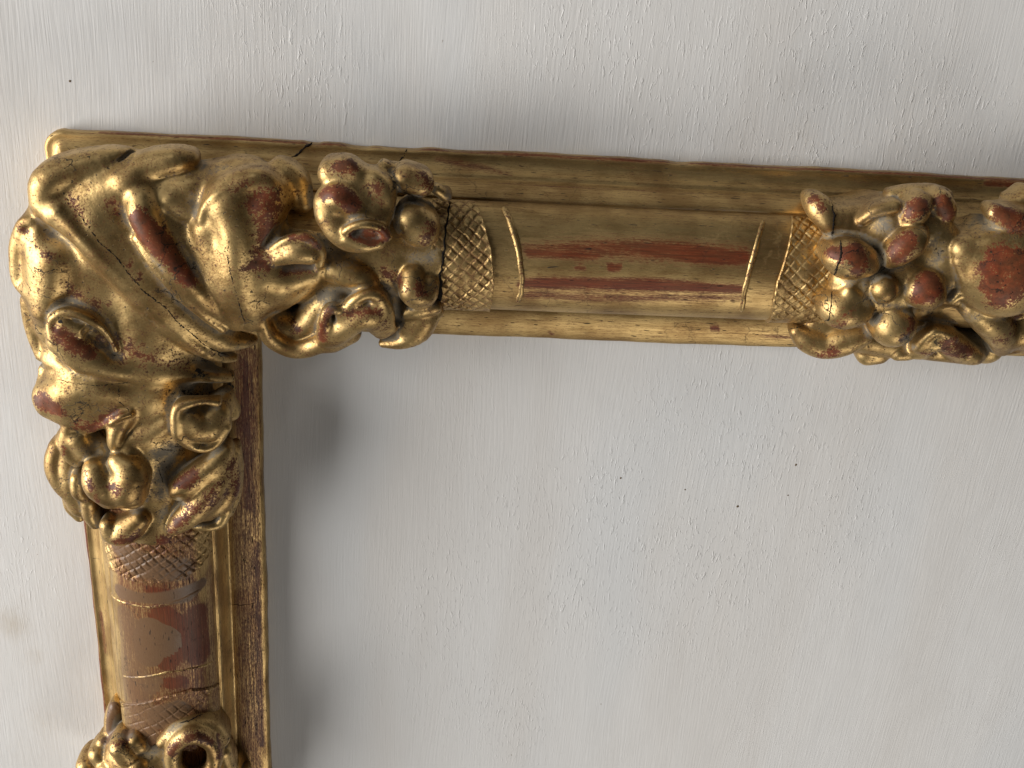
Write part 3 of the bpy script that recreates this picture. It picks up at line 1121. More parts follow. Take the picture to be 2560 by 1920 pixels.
# -- folded lobe with the red rubbing
c = cl + '/leaf_lobe#folded'
S(c, 1, [(980, 560, 44, 105), (995, 660, 46.5, 115), (1080, 830, 47, 105), (1200, 990, 46.5, 95), (1330, 1140, 45, 90), (1470, 1280, 41, 80), (1620, 1400, 35, 60)], 2.5)
S(c, 1, [(940, 820, 43.5, 30), (1050, 985, 45, 34), (1190, 1160, 44.6, 34), (1350, 1305, 42.2, 34), (1540, 1445, 37, 34)], 1.3)
S(c, 1, [(1110, 930, 44, 60), (1250, 1110, 43.5, 60), (1400, 1260, 41, 60)], 2.0)
S(c, 1, [(1180, 560, 41, 90), (1280, 620, 41, 80)], 3.0)
# -- big swelling lobe
d = cl + '/leaf_lobe#swelling'
S(d, 1, [(1470, 640, 43, 95), (1560, 520, 46, 120), (1700, 430, 45, 100), (1820, 420, 44, 85), (1890, 480, 43, 80)], 3.0)
S(d, 1, [(1580, 600, 48, 150), (1630, 780, 49, 140), (1650, 980, 48, 130), (1690, 1180, 45, 125), (1750, 1360, 38, 100)], 3.5)
S(d, 1, [(1820, 600, 46, 130), (1830, 760, 45, 110), (1820, 1000, 45, 160), (1900, 1100, 43, 130)], 3.5)
S(d, 2, [(250, 480, 40, 80), (300, 380, 39, 80), (250, 300, 38, 90)], 3.0)
C(1, [(1795, 925, 47, 22), (1860, 845, 44.5, 38), (1940, 750, 43, 42), (2010, 690, 41, 36)], 0.9)
C(1, [(1360, 700, 47.5, 40), (1400, 850, 50, 60), (1470, 1050, 51, 60)], 3.0)
S(d, 1, [(1430, 760, 44, 110), (1500, 960, 44.5, 120), (1590, 1180, 43, 115), (1680, 1340, 38, 90)], 4.0)
# -- rim behind, on the outer side
S(cl + '/leaf_lobe#rim', 1, [(1440, 400, 31, 80), (1620, 345, 31, 78), (1760, 340, 31, 62)], 2.0)
S(cl + '/leaf_lobe#rim_end', 2, [(270, 190, 33, 68), (330, 240, 35, 85), (400, 320, 36, 90), (430, 430, 36, 80)], 2.0)
S(cl, 1, [(1300, 450, 36, 110), (1700, 450, 36, 130)], 4.0)
S(cl, 1, [(1150, 700, 41, 130), (1350, 850, 41, 120), (1480, 1050, 41, 110), (1560, 1250, 38.5, 100)], 3.0)
# -- curled tip
e = cl + '/curled_tip'
S(e, 2, [(170, 800, 44, 24), (280, 715, 47, 28), (400, 672, 48, 30), (500, 690, 48, 32), (565, 775, 46, 34), (550, 860, 44, 34)], 1.0)
S(e, 2, [(270, 810, 47.5, 60), (390, 770, 49.5, 92), (475, 780, 49, 86)], 1.2)
# -- sheet below the curl, ending in an overhanging edge
f = cl + '/leaf_lobe#sheet'
S(f, 2, [(180, 950, 45, 130), (330, 950, 43, 130), (480, 920, 41, 90)], 3.5)
S(f, 2, [(100, 1100, 41, 120), (250, 1050, 40, 110), (360, 1040, 38, 80)], 3.5)
S(f, 2, [(560, 890, 40, 40), (470, 1010, 39, 45), (330, 1110, 37, 50), (150, 1190, 34, 55)], 1.5)
C(2, [(430, 1170, 34, 60), (560, 1060, 36, 50)], 2.0)
# -- left margin
h = cl + '/leaf_lobe#left_margin'
S(h, 1, [(250, 735, 36, 32), (205, 700, 36, 36), (155, 720, 35, 40), (135, 850, 33, 68), (130, 980, 32, 66), (150, 1100, 31, 70), (210, 1170, 33, 70)], 1.8)
S(h, 1, [(280, 850, 38, 110), (300, 1000, 38, 120), (300, 1150, 37, 110)], 3.5)
C(1, [(222, 740, 37, 26), (258, 745, 37, 20)], 0.6)
i_ = cl + '/leaf_lobe#lower_margin'
S(i_, 1, [(190, 1250, 30, 52), (215, 1370, 29, 60), (250, 1500, 28, 62), (290, 1620, 28, 55)], 2.0)
S(cl, 1, [(380, 950, 41, 150), (360, 1150, 40, 130), (330, 1300, 38, 110)], 4.0)
# -- midrib: two swellings with a valley between
m = cl + '/midrib'
S(m, 1, [(400, 660, 42, 90), (560, 820, 43, 60), (760, 1040, 43, 50), (980, 1260, 41, 46), (1200, 1440, 38, 50), (1400, 1590, 34, 50), (1540, 1645, 28, 36), (1620, 1650, 24, 22)], 2.2)
S(m, 1, [(640, 730, 42, 85), (820, 960, 42, 75), (1040, 1190, 41, 70), (1280, 1390, 38, 72), (1520, 1530, 33, 66), (1680, 1540, 28, 44), (1760, 1530, 24, 26)], 2.2)
S(m, 1, [(400, 640, 42.5, 40), (560, 810, 44.2, 40), (760, 1030, 44.0, 36), (980, 1250, 42.2, 34), (1200, 1440, 39.0, 32), (1400, 1590, 35.1, 30)], 1.6)
C(1, [(540, 640, 45.5, 30), (680, 840, 46, 28), (850, 1010, 45.5, 24), (1000, 1190, 44.5, 24), (1200, 1370, 42, 24), (1400, 1540, 38, 24), (1580, 1640, 33, 20)], 1.5)
C(1, [(800, 780, 49, 60), (980, 1030, 49, 60), (1180, 1270, 47, 50), (1400, 1440, 43, 40)], 2.5)
# -- broad dark valley
C(1, [(480, 950, 50, 90), (700, 1180, 50, 130), (900, 1400, 48, 140), (1150, 1580, 44, 110)], 3.0)
# -- eyelet
j = cl + '/eyelet'
S(j, 1, [(430, 1450, 43.5, 95), (520, 1540, 43.5, 95), (680, 1600, 40, 70)], 2.0)
S(j, 1, [(800, 1590, 39, 22), (760, 1510, 40, 24), (680, 1420, 42, 28), (560, 1350, 43, 32), (440, 1330, 43, 36), (360, 1380, 43, 36), (350, 1460, 43, 36), (390, 1540, 43, 40), (470, 1620, 43, 46), (560, 1690, 42, 50)], 1.2)
S(j, 1, [(450, 1400, 43.5, 62), (560, 1440, 43, 60)], 1.5)
C(1, [(600, 1470, 42, 36), (660, 1505, 40, 46), (725, 1555, 38, 42)], 1.2)
# -- band under the eyelet
k_ = cl + '/leaf_lobe#band'
S(k_, 3, [(400, 150, 42, 80), (560, 255, 43, 88), (760, 330, 42, 84), (1000, 355, 39, 66), (1250, 370, 35, 58), (1450, 390, 31, 48), (1590, 400, 25, 30)], 2.2)
C(3, [(700, 150, 46, 80), (950, 220, 44, 80), (1200, 240, 42, 60)], 3.0)
# -- small folds at the left
S(cl + '/leaf_lobe#small_fold', 3, [(350, 270, 32, 60), (430, 310, 36, 62), (520, 370, 39, 66)], 1.5)
S(cl + '/leaf_lobe#small_under', 3, [(300, 340, 27, 38), (320, 400, 28, 46)], 1.2)
# -- big lower left lobe
l = cl + '/leaf_lobe#lower_left'
S(l, 3, [(340, 510, 36, 116), (470, 480, 41, 130), (680, 450, 42, 140), (900, 500, 39, 130), (1080, 520, 36, 100)], 3.0)
S(l, 3, [(360, 580, 36, 112), (480, 640, 38, 110), (570, 680, 38, 96), (660, 660, 38, 90), (800, 610, 38, 70)], 3.0)
S(l, 3, [(480, 560, 40, 110), (720, 560, 39, 100)], 3.0)
C(3, [(1080, 490, 40, 40), (1300, 500, 37, 50), (1560, 530, 32, 40)], 1.5)
# -- folded petal and cup
n_ = cl + '/leaf_lobe#petal'
S(n_, 3, [(870, 650, 40, 80), (810, 760, 41, 68), (810, 860, 40, 66), (900, 830, 39, 80), (1050, 770, 38, 90), (1160, 700, 38, 70)], 2.0)
S(n_, 3, [(770, 710, 41, 26), (830, 670, 42, 26), (900, 650, 41, 24)], 0.8)
C(3, [(960, 720, 46, 80), (1090, 690, 45, 60)], 2.5)
o_ = cl + '/cup'
S(o_, 3, [(1310, 700, 42, 100), (1430, 720, 41, 130), (1500, 640, 38, 100)], 2.0)
S(o_, 3, [(1500, 570, 39, 32), (1400, 560, 41, 28), (1260, 590, 43.5, 42), (1220, 630, 44, 42), (1215, 710, 44, 42), (1230, 790, 43.5, 44), (1295, 845, 42, 44), (1400, 890, 40, 34), (1490, 850, 38, 36), (1560, 740, 37, 44)], 1.0)
S(o_, 3, [(1300, 680, 43, 80), (1330, 760, 42.5, 70)], 2.0)
C(3, [(1380, 700, 49.5, 100), (1420, 760, 48.5, 80)], 2.0)
S(cl, 3, [(1550, 560, 30, 70), (1600, 640, 28, 60)], 2.0)
S(l, 3, [(400, 690, 33, 22), (500, 740, 35, 24), (600, 765, 36.5, 24), (700, 730, 38, 22), (800, 670, 39, 20)], 1.2)
C(3, [(560, 560, 45.6, 16), (700, 520, 46.4, 18), (900, 500, 44.4, 16)], 2.0)
C(3, [(600, 620, 43.8, 12), (760, 560, 44.6, 14)], 1.5)
S(d, 1, [(1390, 690, 44, 26), (1420, 600, 46, 26), (1490, 525, 46.6, 22), (1560, 480, 45.5, 12)], 1.2)
C(1, [(700, 560, 47.5, 50), (820, 720, 48, 50)], 2.5)
# ---------------- bud bunch on the side rail
sb = 'side_bunch'
K.lift = 2.5
S(sb, 3, [(900, 800, 28, 300), (900, 1050, 28, 300), (900, 1200, 27, 260)], 4.0, 0.8)
C(3, [(1130, 930, 39, 90), (1150, 1010, 38, 90), (1080, 1150, 38, 60), (1085, 1280, 38, 40)], 3.0)
p_ = sb + '/pointed_leaf'
S(p_, 3, [(1560, 900, 33, 50), (1470, 1000, 37, 66), (1360, 1080, 39, 90), (1270, 1150, 40, 96), (1225, 1195, 39, 60)], 2.0)
S(p_, 3, [(1520, 1000, 35, 90), (1460, 1150, 38, 120), (1350, 1300, 39, 100), (1250, 1390, 38, 80), (1190, 1445, 37, 46)], 2.0)
S(p_, 3, [(1590, 960, 31, 60), (1590, 1120, 32, 76), (1540, 1240, 33, 84), (1440, 1330, 34, 60)], 2.5)
C(3, [(1280, 1235, 41, 22), (1200, 1250, 39, 34)], 1.2)
C(3, [(1560, 940, 42, 22), (1500, 1080, 44, 22), (1420, 1230, 44, 20)], 1.5)
S(sb + '/leaf_tip', 3, [(1570, 1310, 31, 44), (1520, 1400, 30, 44), (1420, 1425, 31, 36), (1350, 1420, 30, 30)], 1.2)
S(sb + '/leaf_edge', 3, [(1620, 900, 27, 46), (1640, 1060, 26, 46), (1620, 1220, 25, 46), (1580, 1330, 24, 40)], 2.0)
S(sb, 3, [(480, 830, 29, 100), (500, 1080, 30, 110), (560, 1280, 29, 90)], 3.0)
S(sb, 3, [(640, 850, 33, 90), (720, 900, 34, 90)], 2.5)
q_ = sb + '/rimmed_leaf'
S(q_, 3, [(470, 740, 35, 50), (445, 810, 34, 46), (450, 880, 34, 46), (490, 945, 34, 48), (530, 980, 34, 40)], 1.5)
S(q_, 3, [(540, 820, 36, 90), (590, 900, 36, 76)], 2.0)
r_ = sb + '/side_petal'
S(r_, 3, [(395, 880, 29, 66), (380, 970, 29, 78), (405, 1070, 29, 80), (460, 1160, 29, 74), (510, 1220, 29, 56)], 2.0)
S(sb + '/side_petal#low', 3, [(470, 1230, 26, 40), (490, 1300, 25, 42), (550, 1360, 25, 42)], 1.2)
S(sb + '/side_petal#inner', 3, [(530, 1100, 36, 46), (540, 1190, 36, 52), (590, 1230, 35, 40)], 1.0)
S(sb + '/side_petal#inner_low', 3, [(610, 1260, 35, 56), (625, 1340, 34, 62), (660, 1400, 32, 50)], 1.0)
s_ = sb + '/bud'
S(s_, 3, [(660, 1040, 43, 92), (690, 1130, 45, 120), (760, 1200, 44, 110)], 2.0)
S(s_, 3, [(820, 980, 42, 80), (900, 1060, 45, 124), (880, 1160, 46, 140), (920, 1220, 43, 90)], 2.0)
C(3, [(760, 960, 49, 34), (800, 1040, 51, 30), (800, 1110, 51.5, 24)], 1.5)
C(3, [(700, 1300, 43, 14), (820, 1310, 44, 16), (960, 1290, 42, 14)], 0.8)
S(sb + '/lower_petal', 3, [(740, 1420, 39, 56), (790, 1470, 39, 88), (880, 1440, 40, 110), (970, 1370, 39, 76)], 1.2)
S(sb + '/petal_lump', 3, [(1090, 1420, 33, 76), (1140, 1520, 31, 82)], 1.5)
S(sb + '/stem_lump', 3, [(900, 900, 38, 100), (960, 960, 36, 60)], 2.0)
# ---------------- bunch on the top rail
tb = 'top_bunch'
S(tb, 2, [(500, 700, 33, 200), (800, 700, 33, 280), (1100, 750, 33, 260), (1250, 800, 32, 220)], 4.0, 0.9)
S(tb, 2, [(660, 880, 38, 110), (800, 930, 39, 110), (880, 980, 38, 80)], 2.0)
w_ = tb + '/bud'
S(w_, 2, [(640, 230, 43, 104), (740, 200, 43, 84), (800, 230, 43, 70)], 2.0)
S(w_, 2, [(600, 430, 47, 92), (680, 400, 50, 104), (770, 440, 49, 80)], 1.5)
S(w_, 2, [(920, 280, 44, 80), (980, 350, 45, 96), (990, 460, 45, 86), (980, 560, 46, 60)], 2.0)
S(w_, 2, [(620, 520, 48, 106), (690, 630, 49, 100), (780, 680, 49, 96), (900, 690, 48, 86)], 2.0)
S(w_, 2, [(800, 500, 47, 130), (900, 560, 48, 100)], 3.0)
S(w_, 2, [(780, 330, 45, 140), (860, 420, 46, 120)], 3.0)
C(2, [(860, 280, 50.5, 24), (830, 340, 52, 24), (870, 430, 53, 22)], 1.5)
S(w_ + '_lip', 2, [(730, 630, 50.5, 30), (800, 592, 51.5, 30), (880, 585, 51.5, 30), (970, 610, 50.5, 34), (1020, 670, 48.5, 36)], 1.5)
S(w_ + '_lip', 2, [(740, 680, 50, 44), (850, 720, 50, 56), (960, 710, 49, 50)], 1.0)
C(2, [(780, 640, 52.5, 26), (870, 650, 53, 38), (960, 660, 52, 32)], 0.7)
S(tb + '/berry', 2, [(1150, 270, 40, 100), (1250, 300, 40, 100)], 1.2)
S(tb + '/berry#large', 2, [(1190, 560, 45, 138), (1240, 600, 45, 146)], 1.5)
C(2, [(1165, 560, 50.5, 16)], 1.0)
C(2, [(1340, 430, 36, 36), (1370, 400, 33, 30)], 1.0)
S(tb + '/berry#behind', 2, [(1000, 200, 33, 56), (1060, 210, 32, 46)], 1.0)
S(tb + '/berry#edge', 2, [(1360, 340, 33, 44), (1420, 380, 31, 50)], 1.5)
v_ = tb + '/petal'
S(v_, 2, [(1190, 930, 38, 84), (1190, 1040, 40, 98), (1270, 1070, 39, 94), (1310, 990, 37, 70)], 2.5)
S(v_, 2, [(1190, 1010, 40, 90), (1230, 1080, 39.5, 80)], 2.0)
C(2, [(1240, 950, 44, 14), (1290, 1060, 43.5, 14)], 1.5)
C(2, [(1080, 900, 39, 46), (1050, 1000, 37, 50)], 2.0)
u_ = tb + '/dark_leaf'
S(u_, 2, [(990, 1405, 27, 34), (1110, 1390, 30, 60), (1230, 1310, 32, 96), (1310, 1220, 32, 66), (1375, 1190, 30, 36)], 1.2)
S(u_, 2, [(1130, 1190, 34, 50), (1230, 1170, 35, 60), (1350, 1150, 34, 50)], 1.5)
S(u_, 2, [(1150, 1260, 32, 90), (1260, 1230, 33, 90)], 2.0)
C(2, [(1200, 1240, 42, 70), (1290, 1210, 41, 60)], 2.5)
g_ = tb + '/curling_leaf'
S(tb, 2, [(250, 1260, 28, 100), (420, 1300, 28, 110), (560, 1150, 31, 130), (640, 1050, 33, 120)], 3.0)
S(tb, 2, [(950, 1050, 33, 110), (1100, 1150, 32, 110), (1250, 1200, 30, 100)], 3.0)
S(g_, 2, [(150, 1220, 35, 36), (165, 1290, 34, 46), (220, 1370, 32, 66), (330, 1430, 31, 72), (440, 1440, 31, 70), (560, 1400, 33, 76)], 1.2)
S(g_, 2, [(580, 1380, 36, 50), (575, 1260, 40, 46), (600, 1190, 42, 40), (650, 1170, 42, 36), (710, 1190, 40, 36)], 1.0)
S(g_, 2, [(700, 1200, 40, 40), (790, 1110, 42, 40), (880, 1065, 42, 40), (960, 1090, 41, 50), (1010, 1190, 38, 66), (1050, 1280, 35, 50)], 1.2)
S(g_, 2, [(650, 1330, 38, 100), (740, 1270, 40, 100), (830, 1210, 42, 110), (910, 1200, 41, 120), (980, 1300, 35, 80)], 2.5)
S(g_, 2, [(640, 1380, 33, 90), (760, 1330, 33, 80)], 2.0)
C(2, [(330, 1260, 37, 80), (440, 1280, 36, 80), (490, 1190, 37, 70)], 2.0)
C(2, [(1080, 1130, 33, 40), (1080, 1240, 32, 36)], 1.5)
K.lift = 0.0
# the joint that has opened beside the bunch
C(2, [(1462, 395, 36, 9), (1450, 420, 36, 8), (1430, 600, 40, 7), (1400, 800, 38, 12), (1382, 950, 36, 12), (1380, 1100, 32, 7), (1392, 1190, 29, 7)], 0.3)
SOFT_JOIN = ('leaf_lobe#upper_left', 'leaf_lobe#swelling', 'leaf_lobe#sheet', 'leaf_lobe#band', 'leaf_lobe#lower_left', 'leaf_lobe#left_margin', 'leaf_lobe#rim', 'midrib')
K.v.finish(3, join_k=lambda key: 3.6 if key.split('/')[-1] in SOFT_JOIN else (2.2 if 'corner_leaf/leaf_lobe' in key else 1.2 if key.startswith('corner_leaf') else 0.8))

p = K.p
# red clay showing through
p('wear', 1, [(960, 680, 60), (1080, 830, 90), (1200, 960, 60), (1300, 1090, 60)], 1.0, 1.4)
p('wear', 1, [(930, 700, 50), (980, 800, 60)], 1.0, 1.0)
p('wear', 1, [(1840, 560, 90), (1860, 700, 80), (1820, 830, 50)], 0.85, 2.0)
p('wear', 1, [(1780, 900, 50), (1820, 1000, 60)], 0.75, 2.0)
p('wear', 1, [(780, 570, 40), (810, 630, 30)], 0.75, 1.5)
p('wear', 1, [(470, 560, 40), (560, 640, 35), (620, 740, 20)], 0.65, 1.5)
p('wear', 1, [(1600, 480, 35), (1800, 440, 30)], 0.5, 1.5)
p('wear', 1, [(400, 1480, 50), (520, 1560, 60), (640, 1620, 40)], 0.85, 1.2)
p('wear', 1, [(500, 1200, 60), (700, 1300, 60)], 0.55, 2.5)
p('wear', 1, [(150, 760, 40), (230, 830, 30), (340, 950, 40)], 0.55, 1.5)
p('wear', 1, [(900, 1000, 40), (960, 1080, 30)], 0.6, 1.5)
p('wear', 3, [(300, 570, 70), (380, 620, 60)], 1.0, 1.0)
p('wear', 3, [(540, 720, 45), (640, 740, 40), (820, 640, 35)], 0.75, 1.0)
p('wear', 3, [(700, 150, 80), (1000, 250, 60), (1250, 300, 50)], 0.65, 2.5)
p('wear', 3, [(1250, 1130, 50), (1330, 1080, 50)], 0.85, 1.2)
p('wear', 3, [(1230, 1400, 50), (1190, 1450, 40), (1330, 1300, 50)], 0.8, 1.5)
p('wear', 3, [(1500, 1150, 40), (1440, 1280, 40), (1560, 1200, 40)], 0.65, 1.5)
p('wear', 3, [(800, 1180, 50), (760, 1130, 30)], 0.7, 1.2)
p('wear', 3, [(820, 1540, 40), (940, 1490, 40)], 0.8, 1.2)
p('wear', 3, [(1140, 1540, 60)], 0.9, 1.2)
p('wear', 3, [(590, 1050, 25), (620, 1150, 25), (680, 1260, 20)], 0.7, 0.8)
p('wear', 3, [(440, 850, 20), (450, 940, 20)], 0.8, 0.8)
p('wear', 3, [(1640, 1180, 50), (1600, 1000, 50)], 0.7, 1.5)
p('wear', 2, [(590, 350, 50), (700, 370, 55), (780, 440, 50)], 1.0, 1.0)
p('wear', 2, [(690, 190, 50), (760, 180, 50)], 0.8, 1.2)
p('wear', 2, [(800, 640, 50), (900, 650, 60), (980, 660, 50)], 1.0, 0.8)
p('wear', 2, [(960, 340, 50), (940, 420, 40)], 0.6, 1.5)
p('wear', 2, [(1320, 620, 50), (1280, 720, 30)], 0.7, 1.5)
p('wear', 2, [(1300, 350, 50), (1280, 260, 40)], 0.65, 1.5)
p('wear', 2, [(380, 880, 50), (480, 880, 50), (300, 900, 40)], 0.8, 1.5)
p('wear', 2, [(360, 665, 25), (470, 670, 25), (550, 740, 25)], 0.85, 0.8)
p('wear', 2, [(1230, 1010, 40), (1260, 1060, 40), (1000, 920, 40)], 0.8, 1.5)
p('wear', 2, [(620, 1170, 28), (570, 1290, 30), (570, 1380, 30)], 0.85, 0.8)
p('wear', 2, [(720, 1200, 20), (860, 1190, 35), (960, 1180, 30)], 0.8, 1.2)
p('wear', 2, [(860, 1370, 40), (1000, 1260, 40)], 0.6, 1.5)
p('wear', 2, [(360, 1180, 40), (420, 1320, 40)], 0.6, 1.5)
p('wear', 2, [(150, 860, 50), (60, 880, 40)], 0.8, 1.5)
p('wear', 2, [(100, 450, 60), (200, 400, 50)], 0.7, 1.5)
# pale gesso and dust lodged in the hollows
p('dust', 2, [(560, 700, 60), (640, 800, 70), (750, 830, 60)], 0.75, 2.5)
p('dust', 2, [(560, 1080, 50), (660, 1050, 60), (760, 1060, 50), (640, 1130, 40)], 0.95, 2.0)
p('dust', 2, [(1200, 820, 50), (1330, 800, 50), (1380, 700, 40)], 0.75, 2.0)
p('dust', 2, [(520, 500, 30), (500, 600, 40)], 0.6, 1.5)
p('dust', 2, [(1440, 380, 40), (1400, 480, 30)], 0.7, 1.5)
p('dust', 2, [(250, 1190, 25), (180, 1230, 20)], 0.8, 1.0)
p('dust', 2, [(1060, 1180, 30)], 0.6, 1.5)
p('dust', 3, [(1100, 930, 70), (1200, 900, 70), (1120, 1060, 60), (1110, 1200, 40)], 0.85, 2.0)
p('dust', 3, [(1250, 1010, 35), (1190, 1060, 30), (1360, 940, 35)], 1.0, 1.2)
p('dust', 3, [(660, 840, 40), (620, 900, 40), (700, 930, 30)], 0.9, 1.5)
p('dust', 3, [(530, 1010, 25), (490, 1060, 20)], 0.7, 1.0)
p('dust', 3, [(1240, 1240, 25), (1130, 1330, 35), (1110, 1380, 25)], 0.8, 1.2)
p('dust', 3, [(960, 1540, 30), (1050, 1590, 30)], 0.7, 1.5)
p('dust', 1, [(1330, 560, 40), (1350, 640, 30)], 0.85, 1.5)
p('dust', 1, [(1050, 950, 25), (1120, 1030, 25)], 0.7, 1.2)
p('dust', 1, [(1400, 360, 40), (1550, 330, 40)], 0.5, 1.5)
p('dust', 1, [(1720, 1490, 40), (1650, 1560, 40)], 0.7, 2.0)
# darker spots and hollows
p('dark_tone', 3, [(1370, 350, 25), (1400, 380, 25), (1340, 390, 15)], 0.75, 0.8)
p('dark_tone', 1, [(420, 1395, 16)], 1.0, 0.4)
p('dark_tone', 3, [(1590, 440, 30), (1610, 480, 30)], 1.0, 1.0)
p('dark_tone', 1, [(1150, 1640, 40), (1400, 1655, 40)], 0.45, 2.0)
p('dark_tone', 3, [(1200, 500, 40), (1420, 510, 50)], 0.55, 2.0)

K.labels = {cl: 'large gilded acanthus leaf wrapped over the mitred corner', sb: 'carved bud and leaves below the corner leaf on the side rail',
            tb: 'carved buds, berries and curled leaves on the top rail', b: 'finger-like lobe above the folded lobe', c: 'folded lobe with red clay rubbed bare',
            l: 'rounded lower left lobe with red tip', u_: 'dark concave leaf at the end of the bunch', s_: 'three-lobed bud', w_: 'lumpy bud with an open red mouth'}
KP = K.build()
jc = resample(curve_on_roll(2, [(1450, 440), (1440, 520), (1430, 600), (1400, 780), (1385, 900), (1378, 1000), (1380, 1100), (1392, 1180)], 'top'), 1.5)
jr = 0.55 * np.interp(np.linspace(0, 1, len(jc)), [0, 0.2, 0.45, 0.62, 0.75, 1], [0.5, 0.7, 0.8, 1.7, 1.3, 0.7]) * (0.8 + 0.4 * np.random.RandomState(4).rand(len(jc)))
jc[:, 0] += 0.35 * np.random.RandomState(9).normal(size=len(jc))
build_tube('crack', roll_point(jc[:, 0], jc[:, 1], 0.75, 'top'), jr, M_CRACK, top_rail)
K.crack(1, [(520, 620), (600, 720), (680, 840), (800, 940), (870, 1040), (1000, 1190), (1150, 1300), (1220, 1390), (1330, 1480), (1420, 1560), (1500, 1600), (1590, 1630)], 0.5, KP[cl])
K.crack(1, [(1585, 820), (1575, 950), (1600, 1080), (1640, 1220), (1670, 1330), (1700, 1410)], 0.4, KP[cl])
K.crack(1, [(270, 1150), (300, 1060), (380, 1030), (470, 1060)], 0.35, KP[cl])
K.crack(1, [(310, 470), (370, 400), (440, 340), (520, 290)], 0.3, KP[cl])
K.crack(1, [(540, 640), (480, 580), (430, 480)], 0.35, KP[cl])
K.crack(3, [(820, 450), (820, 560), (880, 610), (910, 670)], 0.4, KP[cl])
K.crack(3, [(400, 410), (520, 440), (700, 455), (900, 430)], 0.35, KP[cl])
K.crack(3, [(640, 480), (610, 580), (640, 640)], 0.3, KP[cl])
K.crack(3, [(1060, 880), (1160, 900), (1300, 900), (1390, 930)], 0.35, KP[sb])
K.crack(3, [(1090, 1000), (1110, 1070), (1130, 1140)], 0.35, KP[sb])
K.crack(3, [(920, 1570), (980, 1590), (990, 1640)], 0.6, KP[sb])
K.crack(2, [(640, 430), (600, 480), (660, 520)], 0.35, KP[tb])
K.crack(2, [(800, 860), (880, 870), (960, 900)], 0.35, KP[tb])

# ================================================================== right: flower, leaves and fruit on the top rail
T = Carving((236, -100, 0), (402, 12, 62), 0.55, 'flower_bunch')
fb = 'flower_bunch'
T.lift = 1.5
T.mm([(266, -34.3, 15.5), (410, -34.3, 15.5)], [21.5, 21.5], 3.0)
T.v.clip(0, -1, 289.0)
S, C = T.S, T.C
S(fb, 6, [(1100, 800, 38, 320), (1500, 800, 38, 330), (2000, 850, 38, 330)], 4.0, 0.8)
S(fb + '/leaf_lobe', 6, [(745, 340, 30, 60), (800, 390, 34, 92), (850, 470, 36, 76), (870, 530, 36, 40)], 4.0)
S(fb, 6, [(900, 480, 36, 110), (1100, 500, 36, 150), (1250, 480, 37, 130)], 3.0)
S(fb + '/leaf_fold', 6, [(1090, 470, 37.5, 40), (1190, 410, 39, 44), (1320, 380, 39.5, 50)], 3.0)
S(fb, 6, [(1250, 520, 40, 160), (1500, 520, 39, 150), (1640, 640, 40, 140), (1650, 850, 41, 110)], 4.0)
C(6, [(1200, 480, 47, 90), (1260, 510, 47, 80)], 2.5)
fl = fb + '/petal'
S(fb, 6, [(1000, 880, 42, 130), (1240, 950, 43, 200), (1400, 880, 42, 120)], 3.0)
S(fb, 6, [(750, 1180, 28, 100), (1000, 1250, 30, 120), (1300, 1300, 28, 120), (1700, 1330, 25, 110), (1950, 1340, 24, 120)], 3.0)
S(fl + '#1', 6, [(930, 725, 47, 114), (1000, 742, 49, 142), (1090, 755, 47, 116), (1150, 780, 44, 66)], 1.6)
S(fl + '#2', 6, [(1290, 740, 45, 66), (1350, 680, 48, 106), (1430, 620, 48, 116), (1490, 600, 46, 80)], 1.6)
S(fl + '#3', 6, [(1480, 950, 47, 120), (1520, 945, 48.5, 142), (1550, 960, 48, 132)], 1.6)
S(fl + '#4', 6, [(1300, 1120, 44, 66), (1300, 1190, 47, 146), (1320, 1200, 47, 148)], 1.6)
S(fl + '#5', 6, [(900, 1070, 45, 114), (960, 1080, 47, 148), (1060, 1080, 45, 116)], 1.0)
S(fl + '#5', 6, [(1000, 960, 44, 50), (1100, 1030, 44, 50)], 1.5)
S(fb + '/flower_center', 6, [(1240, 945, 47.0, 102)], 0.7)
S(fb + '/upper_petal', 6, [(1420, 470, 42, 80), (1460, 410, 43, 96), (1500, 360, 40, 80)], 1.2)
S(fb + '/upper_petal#round', 6, [(1630, 340, 39, 84), (1660, 400, 38, 84), (1660, 460, 36, 62)], 1.0)
C(6, [(1590, 340, 44, 16), (1590, 420, 44, 18)], 0.8)
S(fb + '/upper_petal#behind', 6, [(1300, 300, 29, 40), (1450, 285, 30, 48), (1580, 290, 31, 54), (1660, 310, 32, 60)], 1.5)
C(6, [(1570, 640, 45, 36), (1590, 740, 45, 36), (1600, 560, 44, 36)], 2.5)
S(fb + '/lower_leaf', 6, [(640, 1240, 29, 50), (720, 1290, 31, 96), (830, 1320, 32, 112), (960, 1300, 34, 112), (1090, 1260, 34, 80)], 1.5)
S(fb + '/berry', 6, [(1130, 1395, 25, 84), (1210, 1385, 25, 80)], 1.0, 0.8)
ll = fb + '/curled_leaf'
S(ll, 6, [(1340, 1390, 29, 52), (1400, 1390, 29, 52)], 1.0)
S(ll, 6, [(1490, 1350, 32, 84), (1560, 1310, 36, 84), (1660, 1290, 37, 86), (1750, 1350, 33, 90), (1860, 1400, 30, 66)], 1.5)
S(ll, 6, [(1550, 1370, 30, 70), (1750, 1400, 29, 64), (1880, 1400, 28, 68)], 1.5)
S(ll, 6, [(1470, 1350, 34, 30), (1560, 1260, 38, 36), (1620, 1235, 38.5, 38), (1720, 1270, 37.5, 36)], 2.0)
C(6, [(1820, 1360, 35, 20), (1830, 1430, 32, 18)], 1.0)
C(6, [(1560, 1130, 38, 60), (1720, 1150, 36, 80), (1850, 1210, 34, 80), (1920, 1290, 31, 56)], 2.0)
ft = fb + '/fruit'
S(ft, 6, [(2090, 840, 51, 316)], 1.5, 0.72)
S(ft, 6, [(2020, 800, 49, 300)], 2.0, 0.6)
